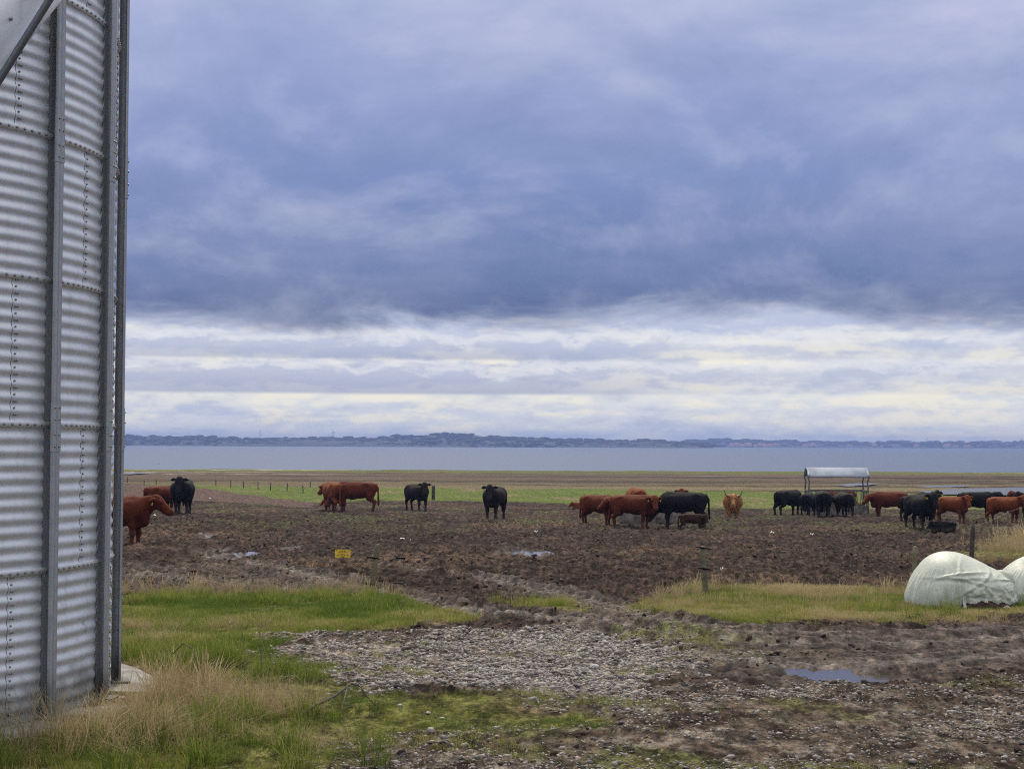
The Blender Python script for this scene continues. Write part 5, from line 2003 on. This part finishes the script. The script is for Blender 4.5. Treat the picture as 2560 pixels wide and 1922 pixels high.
        F = [(2 * a, 2 * a + 1, 2 * a + 3, 2 * a + 2) for a in range(nn - 1)]
        m = len(V)
        V2 = [(a, b, c_ - .008) for a, b, c_ in V]
        o = link('film_scrap', mesh_np('film_scrap', np.array(V + V2), np.array(F + [tuple(q + m for q in f[::-1]) for f in F])), M_FILM,
                 label='long twisted scrap of white film lying on the mud beyond the gate' if i == 0 else 'small scrap of white film trodden into the mud', cat='plastic scrap', group=None if i == 0 else 'film scraps on the mud')
        o.location = (p.x, p.y, gz(p.x, p.y) + .02)
        o.rotation_euler = (0, 0, random.uniform(-.3, .3))


build_bales()


# ------------------------------------------------------------------ fences, sign, gate
M_WOOD = simple_mat('weathered_wood', (.17, .155, .085), .9, var=.3, scale=6, bump=1.0, bd=.008, col2=(.085, .075, .05))
M_WOODD = simple_mat('dark_wood', (.075, .058, .045), .9, var=.3, scale=6, bump=1.0, bd=.008)
M_BLACKP = simple_mat('black_plastic', (.008, .0085, .010), .65, var=.1, spec=.12)
M_WHITEP = simple_mat('white_plastic', (.62, .64, .66), .4, var=.05)
M_WIRE = simple_mat('fence_wire', (.10, .095, .09), .7, var=.1, spec=.2)
M_WIREW = simple_mat('white_rope', (.34, .33, .31), .7, var=.1)


def wood_post(name, base, topz, rad, lean, mat, label, group, seed):
    r = np.random.default_rng(seed)
    H = topz - base.z + .25
    n, V, F = 14, [], []
    zs_ = np.linspace(0, H, 9)
    ph = r.uniform(0, 6, 4)
    for z in zs_:
        for i in range(n):
            a = 2 * math.pi * i / n
            rr = rad * (1 + .05 * math.sin(3 * a + ph[0]) + .035 * math.sin(5 * a + ph[1] + z * 2) - (.10 if abs(a - 4.4) < .25 else 0)) * (1.06 - .08 * z / H)
            V.append((rr * math.cos(a) + lean * z, rr * math.sin(a), z - .25))
    for j in range(len(zs_) - 1):
        for i in range(n):
            F.append((j * n + i, j * n + (i + 1) % n, (j + 1) * n + (i + 1) % n, (j + 1) * n + i))
    V.append((lean * H, 0, H - .25 + .012))
    T = [(len(V) - 1, (len(zs_) - 1) * n + i, (len(zs_) - 1) * n + (i + 1) % n) for i in range(n)]
    t = empty(name, base, 0, label, 'post', group)
    me = mesh_np('stake', np.array(V), np.array(F), np.array(T))
    smooth_shade(me)
    link('stake', me, mat, t)
    return t


def insulator(par, z, rad, lean, long):
    x = lean * z
    P = [(x + (rad + .008) * math.cos(a), (rad + .008) * math.sin(a), z + .004 * math.sin(a)) for a in np.linspace(0, 2 * math.pi, 25)]
    o = link('strap', tube_mesh('strap', P, .009, 8, False), M_BLACKP, par)
    P = [(x - long, -rad * .2, z + .012), (x - rad * 1.2, -rad * .95, z + .008), (x, -rad * 1.35, z), (x + rad * 1.2, -rad * .95, z - .006), (x + long * .95, -rad * .2, z - .022)]
    o = link('insulator', tube_mesh('insulator', P, [.005, .011, .013, .010, .004], 8), M_BLACKP, par)


def wire(name, pts, r, mat, label, group):
    o = link(name, tube_mesh(name, pts, r, 6), mat, label=label, cat='wire', group=group)
    return o


def sag(a, b, s, n=10):
    a, b = Vector(a), Vector(b)
    return [a.lerp(b, i / n) - Vector((0, 0, s * 4 * (i / n) * (1 - i / n))) for i in range(n + 1)]


def build_fence():
    # left gate post (photograph 905..935, 1360..1478)
    b1 = at(921, 1480); Y1 = b1.y
    top = atdepth(932, 1361, Y1)
    lean1 = (atdepth(935, 1361, Y1).x - atdepth(918, 1470, Y1).x) / (top.z - b1.z)
    b1.z = gz(b1.x, b1.y)
    p1 = wood_post('fence_post', b1, top.z, .040, lean1, M_WOOD, 'weathered greenish wooden fence post next to the yellow sign', 'wooden posts along the field fence', 1)
    zu1 = atdepth(925, 1393, Y1).z; zl1 = atdepth(920, 1458, Y1).z
    insulator(p1, zu1 - b1.z, .041, lean1, .10)
    insulator(p1, zl1 - b1.z, .042, lean1, .11)
    # right gate post (1755..1778, 1364..1478)
    b2 = at(1767, 1482); Y2 = b2.y
    top2 = atdepth(1766, 1366, Y2)
    lean2 = (atdepth(1764, 1366, Y2).x - atdepth(1772, 1470, Y2).x) / (top2.z - b2.z)
    b2.z = gz(b2.x, b2.y)
    p2 = wood_post('fence_post', b2, top2.z, .040, lean2, M_WOOD, 'mossy split wooden fence post standing in the long dry grass', 'wooden posts along the field fence', 2)
    zu2 = atdepth(1766, 1369, Y2).z; zl2 = atdepth(1770, 1421, Y2).z
    insulator(p2, zu2 - b2.z, .041, lean2, .12)
    insulator(p2, zl2 - b2.z, .042, lean2, .12)
    # post behind the bale
    b3 = at(2284, 1470); b3.z = gz(b3.x, b3.y)
    t3 = atdepth(2284, 1366, b3.y)
    p3 = wood_post('fence_post', b3, t3.z, .036, .03, M_WOOD, 'wooden fence post showing its top over the torn bale', 'wooden posts along the field fence', 3)
    # gate handles on the wires
    def handle(px, py, Y, rest, label):
        p = atdepth(px, py, Y)
        t = empty('gate_handle', p, 0, label, 'gate handle', 'electric gate handles')
        me = tube_mesh('grip', [(-.066, 0, 0), (-.06, 0, .0), (.05, 0, -.004), (.056, 0, -.004)], [.010, .0135, .0135, .012], 12)
        link('grip', me, M_BLACKP, t)
        link('cap', tube_mesh('cap', [(.050, 0, -.004), (.058, 0, -.004), (.068, 0, -.005)], [.020, .026, .020], 12), M_BLACKP, t)
        link('white_rim', tube_mesh('white_rim', [(.058, -.004, .004), (.066, -.004, .010)], [.018, .010], 10), M_WHITEP, t)
        link('hook', tube_mesh('hook', [(-.060, 0, .0), (-.068, 0, .016), (-.074, 0, .020), (-.080, 0, .008)], .003, 6), M_WIRE, t)
        link('hook', tube_mesh('hook', [(-.060, 0, .0), (-.068, 0, -.012), (-.074, 0, -.022)], .003, 6), M_WHITEP, t)
        return p
    h1 = handle(1001, 1394, Y1 - .02, 0, 'black gate handle with white rim on the upper fence wire')
    h2 = handle(995, 1457, Y1 - .02, 0, 'black gate handle with white rim on the lower fence wire')
    wl = atdepth(-300, 1385, Y1 + .6); wl2 = atdepth(-300, 1452, Y1 + .6)
    A = Vector((b1.x + lean1 * (zu1 - b1.z), b1.y - .055, zu1)); B_ = Vector((b1.x + lean1 * (zl1 - b1.z), b1.y - .055, zl1))
    A2 = Vector((b2.x + lean2 * (zu2 - b2.z), b2.y - .055, zu2)); B2 = Vector((b2.x + lean2 * (zl2 - b2.z), b2.y - .055, zl2))
    G = 'electric fence wires along the field'
    rw = .0011
    wire('fence_wire', sag(wl, A, .02), rw, M_WIRE, 'thin upper fence wire running from the silo past the yellow sign to the post', G)
    wire('fence_wire', sag(wl2, B_, .02), rw, M_WIRE, 'thin lower fence wire running from the silo to the post beside the sign', G)
    wire('fence_wire', [A, h1 + Vector((-.075, 0, .012))], rw, M_WIRE, 'short upper wire between the post and its black gate handle', G)
    wire('fence_wire', [B_, h2 + Vector((-.075, 0, .012))], rw, M_WIRE, 'short lower wire between the post and its black gate handle', G)
    wire('fence_wire', sag(h1 + Vector((.068, 0, -.004)), A2, .03), rw, M_WIRE, 'thin upper gate wire spanning the muddy gateway', G)
    wire('fence_wire', sag(h2 + Vector((.068, 0, -.004)), B2, .03), rw, M_WIRE, 'thin lower gate wire spanning the muddy gateway', G)
    C1 = Vector((b3.x, b3.y, t3.z - .06)); C2 = Vector((b3.x, b3.y, t3.z - .34))
    wire('fence_wire', sag(A2, C1, .02), rw, M_WIRE, 'thin upper wire between the mossy post and the post over the bale', G)
    wire('fence_wire', sag(B2, C2, .02), rw, M_WIRE, 'thin lower wire between the mossy post and the post over the bale', G)
    # ---- warning sign hanging on the upper wire
    SX0, SX1, SY0, SY1 = 837.5, 876.5, 1373.0, 1394.0
    a = atdepth(SX0, SY1, Y1 + .0); b = atdepth(SX1, SY0, Y1 + .0)
    W, H = b.x - a.x, b.z - a.z
    cx, cz = (a.x + b.x) / 2, (a.z + b.z) / 2
    t = empty('warning_sign', (cx, Y1 - .01, cz), 0, 'yellow electric fence warning sign with black lettering hanging on the fence wire', 'sign')
    t.rotation_euler = (0, R_(.6), 0)
    M_YEL = simple_mat('sign_yellow', (.78, .52, .045), .5, var=.06, scale=30)
    M_INK = simple_mat('sign_ink', (.02, .018, .015), .6)
    bm = bmesh.new()
    bmesh.ops.create_cube(bm, size=1)
    bmesh.ops.scale(bm, vec=(W, .004, H), verts=bm.verts)
    ve = [e for e in bm.edges if abs(e.verts[0].co.y - e.verts[1].co.y) > .003]
    bmesh.ops.bevel(bm, geom=ve, offset=.008, segments=3, affect='EDGES')
    me = bpy.data.meshes.new('plate'); bm.to_mesh(me); bm.free()
    link('plate', me, M_YEL, t)

    def text(s, size, x, z, nm, align='CENTER'):
        cu = bpy.data.curves.new(nm, 'FONT')
        cu.body = s; cu.size = size; cu.align_x = align; cu.align_y = 'CENTER'; cu.offset = size * .018; cu.resolution_u = 3
        ob = bpy.data.objects.new(nm, cu)
        COL.objects.link(ob)
        dg = bpy.context.evaluated_depsgraph_get()
        m2 = bpy.data.meshes.new_from_object(ob.evaluated_get(dg))
        COL.objects.unlink(ob); bpy.data.objects.remove(ob)
        o = link(nm, m2, M_INK, t)
        o.rotation_euler = (R_(90), 0, 0)
        o.location = (x, -.0028, z)
    text('ADVARSEL', H * .145, 0, H * .33, 'lettering')
    text('ELEKTRISK HEGN', H * .145, 0, H * .155, 'lettering')
    for z, w in ((-.02, .27), (-.12, .36), (-.22, .33)):
        o = link('small_print', box_mesh('small_print', W * w, .001, H * .035), M_INK, t); o.location = (0, -.0028, H * z)
    o = link('black_bar', box_mesh('black_bar', W * .24, .001, H * .085), M_INK, t); o.location = (0, -.0028, -H * .375)
    for sx in (-1, 1):
        for k in range(6):
            a_ = k * math.pi / 6
            o = link('spark_mark', box_mesh('spark_mark', H * .17, .0008, H * .014), M_INK, t)
            o.rotation_euler = (0, a_, 0); o.location = (sx * W * .30, -.0028 - k * .00002, -H * .19)
        o = link('hook', tube_mesh('hook', [(sx * W * .42, -.001, H * .42), (sx * W * .42, -.006, H * .52), (sx * W * .42, .004, H * .56)], .002, 6), M_BLACKP, t)
        o = link('corner_mark', box_mesh('corner_mark', H * .10, .0008, H * .08), M_INK, t); o.location = (sx * W * .39, -.0028, H * .36)
    # ---- fence on the right: dark posts with three pale wires
    Pt = []
    spec = [(2426, 1412, 1312, .045, 'dark leaning wooden post at the corner of the reed bank fence'), (2520, 1330, 1278, .035, 'slim pale post in the fence above the reed bank'),
            (2552, 1322, 1268, .035, 'slim pale post next along the fence above the reed bank'), (2478, 1345, 1300, .035, 'thin grey post half hidden by the corner of the reed bank')]
    for i, (px, yb, yt, r_, lab) in enumerate(spec):
        b = at(px, yb); b.z = gz(b.x, b.y)
        tz = atdepth(px, yt, b.y).z
        wood_post('fence_post', b, tz, r_, .05 if i == 0 else .0, M_WOODD if i == 0 else M_WOOD, lab, 'posts of the reed bank fence', 10 + i)
        Pt.append((b, tz))
    b, tz = Pt[0]
    e = at(2900, 1425)
    for k, f in enumerate((.97, .62, .12)):
        s0 = Vector((b.x + .05 * (tz - b.z) * f, b.y - .05, b.z + (tz - b.z) * f))
        s1 = Vector((e.x + 1, e.y, e.z + (tz - b.z) * f * .95))
        wire('fence_wire', sag(s0, s1, .03), .0024, M_WIREW, ('upper', 'middle', 'lowest')[k] + ' white fence rope running from the dark corner post in front of the reeds', 'white ropes of the reed bank fence')
    q = [Vector((b.x, b.y, tz - .03))] + [Vector((Pt[i][0].x, Pt[i][0].y, Pt[i][1] - .02)) for i in (3, 1, 2)]
    wire('fence_wire', q, .0028, M_WIREW, 'grey fence rope climbing from the corner post behind the reeds', 'white ropes of the reed bank fence')
    # ---- lone post in the field
    b = at(1083, 1251); b.z = gz(b.x, b.y)
    wood_post('field_post', b, atdepth(1083, 1214, b.y).z, .10, 0.0, M_WOODD, 'thick dark post standing alone beside a dark cow at the pasture edge', None, 20)
    # ---- thin fence across the pasture on the left
    lst = [(318, 1206, 1192), (360, 1212, 1200), (390, 1212, 1199), (540, 1213, 1199), (577, 1218, 1201), (609, 1220, 1203), (645, 1223, 1204), (677, 1226, 1207), (717, 1229, 1208), (758, 1234, 1213), (775, 1216, 1204)]
    prev = None
    for i, (px, yb, yt) in enumerate(lst):
        b = at(px, yb); b.z = float(smoothprof(b.y))
        tz = atdepth(px, yt, b.y).z
        wood_post('thin_stake', b, tz, .034, random.uniform(-.06, .06), M_WOODD, 'thin dark fence stake in the row crossing the pasture edge beyond the cattle', 'thin stakes across the pasture', 30 + i)
        if prev is not None and 3 < i < 10:
            wire('fence_wire', [prev, Vector((b.x, b.y, tz - .1))], .008, M_WIRE, 'thin wire between the stakes crossing the pasture edge', 'wires of the pasture stakes')
        prev = Vector((b.x, b.y, tz - .1))
    # ---- stakes along the shore
    for i, (px, h) in enumerate([(397, 10), (520, 5), (910, 7), (1037, 5), (1190, 7), (1260, 8), (1535, 6), (1640, 5), (1725, 7), (1820, 6), (2232, 5), (2268, 8), (2348, 10), (2420, 6), (2497, 8)]):
        b = at(px, 1174 + (px - 1280) * .004)
        b.z = float(smoothprof(b.y))
        wood_post('shore_stake', b, b.z + h / FPX * b.y + .1, .07, 0, M_WOODD, 'tiny dark stake standing on the grassy shore edge against the water', 'stakes on the shore', 60 + i)


build_fence()


# ------------------------------------------------------------------ small things on the ground
def build_small():
    M_TWIG = simple_mat('twig_bark', (.075, .055, .042), .9, var=.3, scale=20)
    # forked dead branch on the grass
    def g3(px, py, h): p = at(px, py); return Vector((p.x, p.y, gz(p.x, p.y) + h))
    o = empty('fallen_branch', g3(755, 1815, .01), 0, 'forked dead branch lying on the grass left of the gravel', 'branch')
    b0 = o.location.copy()

    def tw(nm, pts, r0, r1):
        P = [p - b0 for p in pts]
        n = len(P)
        link(nm, tube_mesh(nm, P, [r0 + (r1 - r0) * i / (n - 1) for i in range(n)], 7), M_TWIG, o)
    tw('stem', [g3(745, 1820, .02), g3(790, 1803, .07), g3(835, 1788, .10), g3(878, 1772, .13)], .011, .007)
    tw('twig', [g3(878, 1772, .13), g3(900, 1778, .12), g3(925, 1786, .06), g3(948, 1790, .02)], .006, .002)
    tw('twig', [g3(868, 1776, .12), g3(858, 1792, .07), g3(848, 1812, .0)], .006, .002)
    tw('twig', [g3(878, 1772, .13), g3(877, 1764, .17)], .006, .003)
    # bramble canes by the silo
    for i, pts in enumerate([[(610, 1762, .02), (612, 1745, .18), (605, 1735, .34), (585, 1730, .42), (570, 1728, .40)], [(652, 1765, .02), (652, 1750, .22), (648, 1742, .36), (636, 1738, .42)],
                             [(430, 1770, .3), (455, 1768, .36), (480, 1774, .33), (495, 1785, .22)]]):
        P = [g3(*p) for p in pts]
        b = P[0].copy()
        t = link('bramble_cane', tube_mesh('bramble_cane', [p - b for p in P], [.003, .003, .0025, .002, .0015][:len(P)], 6), M_TWIG,
                 label=['arched bare bramble cane rising from the dry grass by the silo', 'short hooked bramble cane beside the arched one', 'brown bramble cane bowed over the straw at the silo foot'][i], cat='cane', group='bramble canes in the dry grass')
        t.location = b
    # dark lump of wood on the gravel
    V, T = ico(3)
    r = np.random.default_rng(9)
    V = V * np.array([.075, .026, .022]) * (1 + r.uniform(-.10, .10, (len(V), 1)))
    V[:, 2] += .015 * V[:, 0] / .08
    p = g3(1028, 1622, .018)
    w = link('wood_lump', mesh_np('wood_lump', V, tris=T), M_TWIG, label='dark rotten lump of wood lying on the gravel', cat='wood')
    w.location = p
    # a few larger stones at the edge of the gravel that can be told apart
    ms = bpy.data.materials['pebble'] if 'pebble' in bpy.data.materials else M_CONC
    M_ST = simple_mat('pale_stone', (.42, .39, .36), .7, var=.2, scale=12)
    M_ST2 = simple_mat('dark_stone', (.17, .155, .145), .7, var=.2, scale=12)
    for i, (px, py, w_, m, lab) in enumerate([(900, 1718, 20, M_ST2, 'grey stone at the grassy rim of the gravel'), (952, 1730, 26, M_ST2, 'broad brown grey stone at the rim of the gravel'), (1025, 1668, 18, M_ST, 'yellowish stone lying in the gravel'),
                                    (1000, 1777, 18, M_ST, 'pale flat stone on the moss below the gravel'), (1070, 1790, 14, M_ST, 'small white stone on the moss below the gravel'), (1105, 1800, 16, M_ST, 'white chipped stone next to the moss below the gravel'),
                                    (1230, 1650, 14, M_ST2, 'round grey stone beside a green tuft in the gravel'), (1485, 1672, 30, M_ST, 'large pale stone in the gravel towards the mud'), (1995, 1716, 16, M_ST, 'pale stone on the mud below the puddle')]):
        V, T = ico(2)
        V = V * (1 + r.uniform(-.16, .16, (len(V), 1))) * np.array([1, .75, .5]) * w_ / 2 / FPX * at(px, py).y
        me = mesh_np('stone', V, tris=T); smooth_shade(me)
        o = link('stone', me, m, label=lab, cat='stone', group='larger stones by the gravel')
        o.location = g3(px, py, .008)
        o.rotation_euler = (0, 0, random.uniform(0, 6))


build_small()
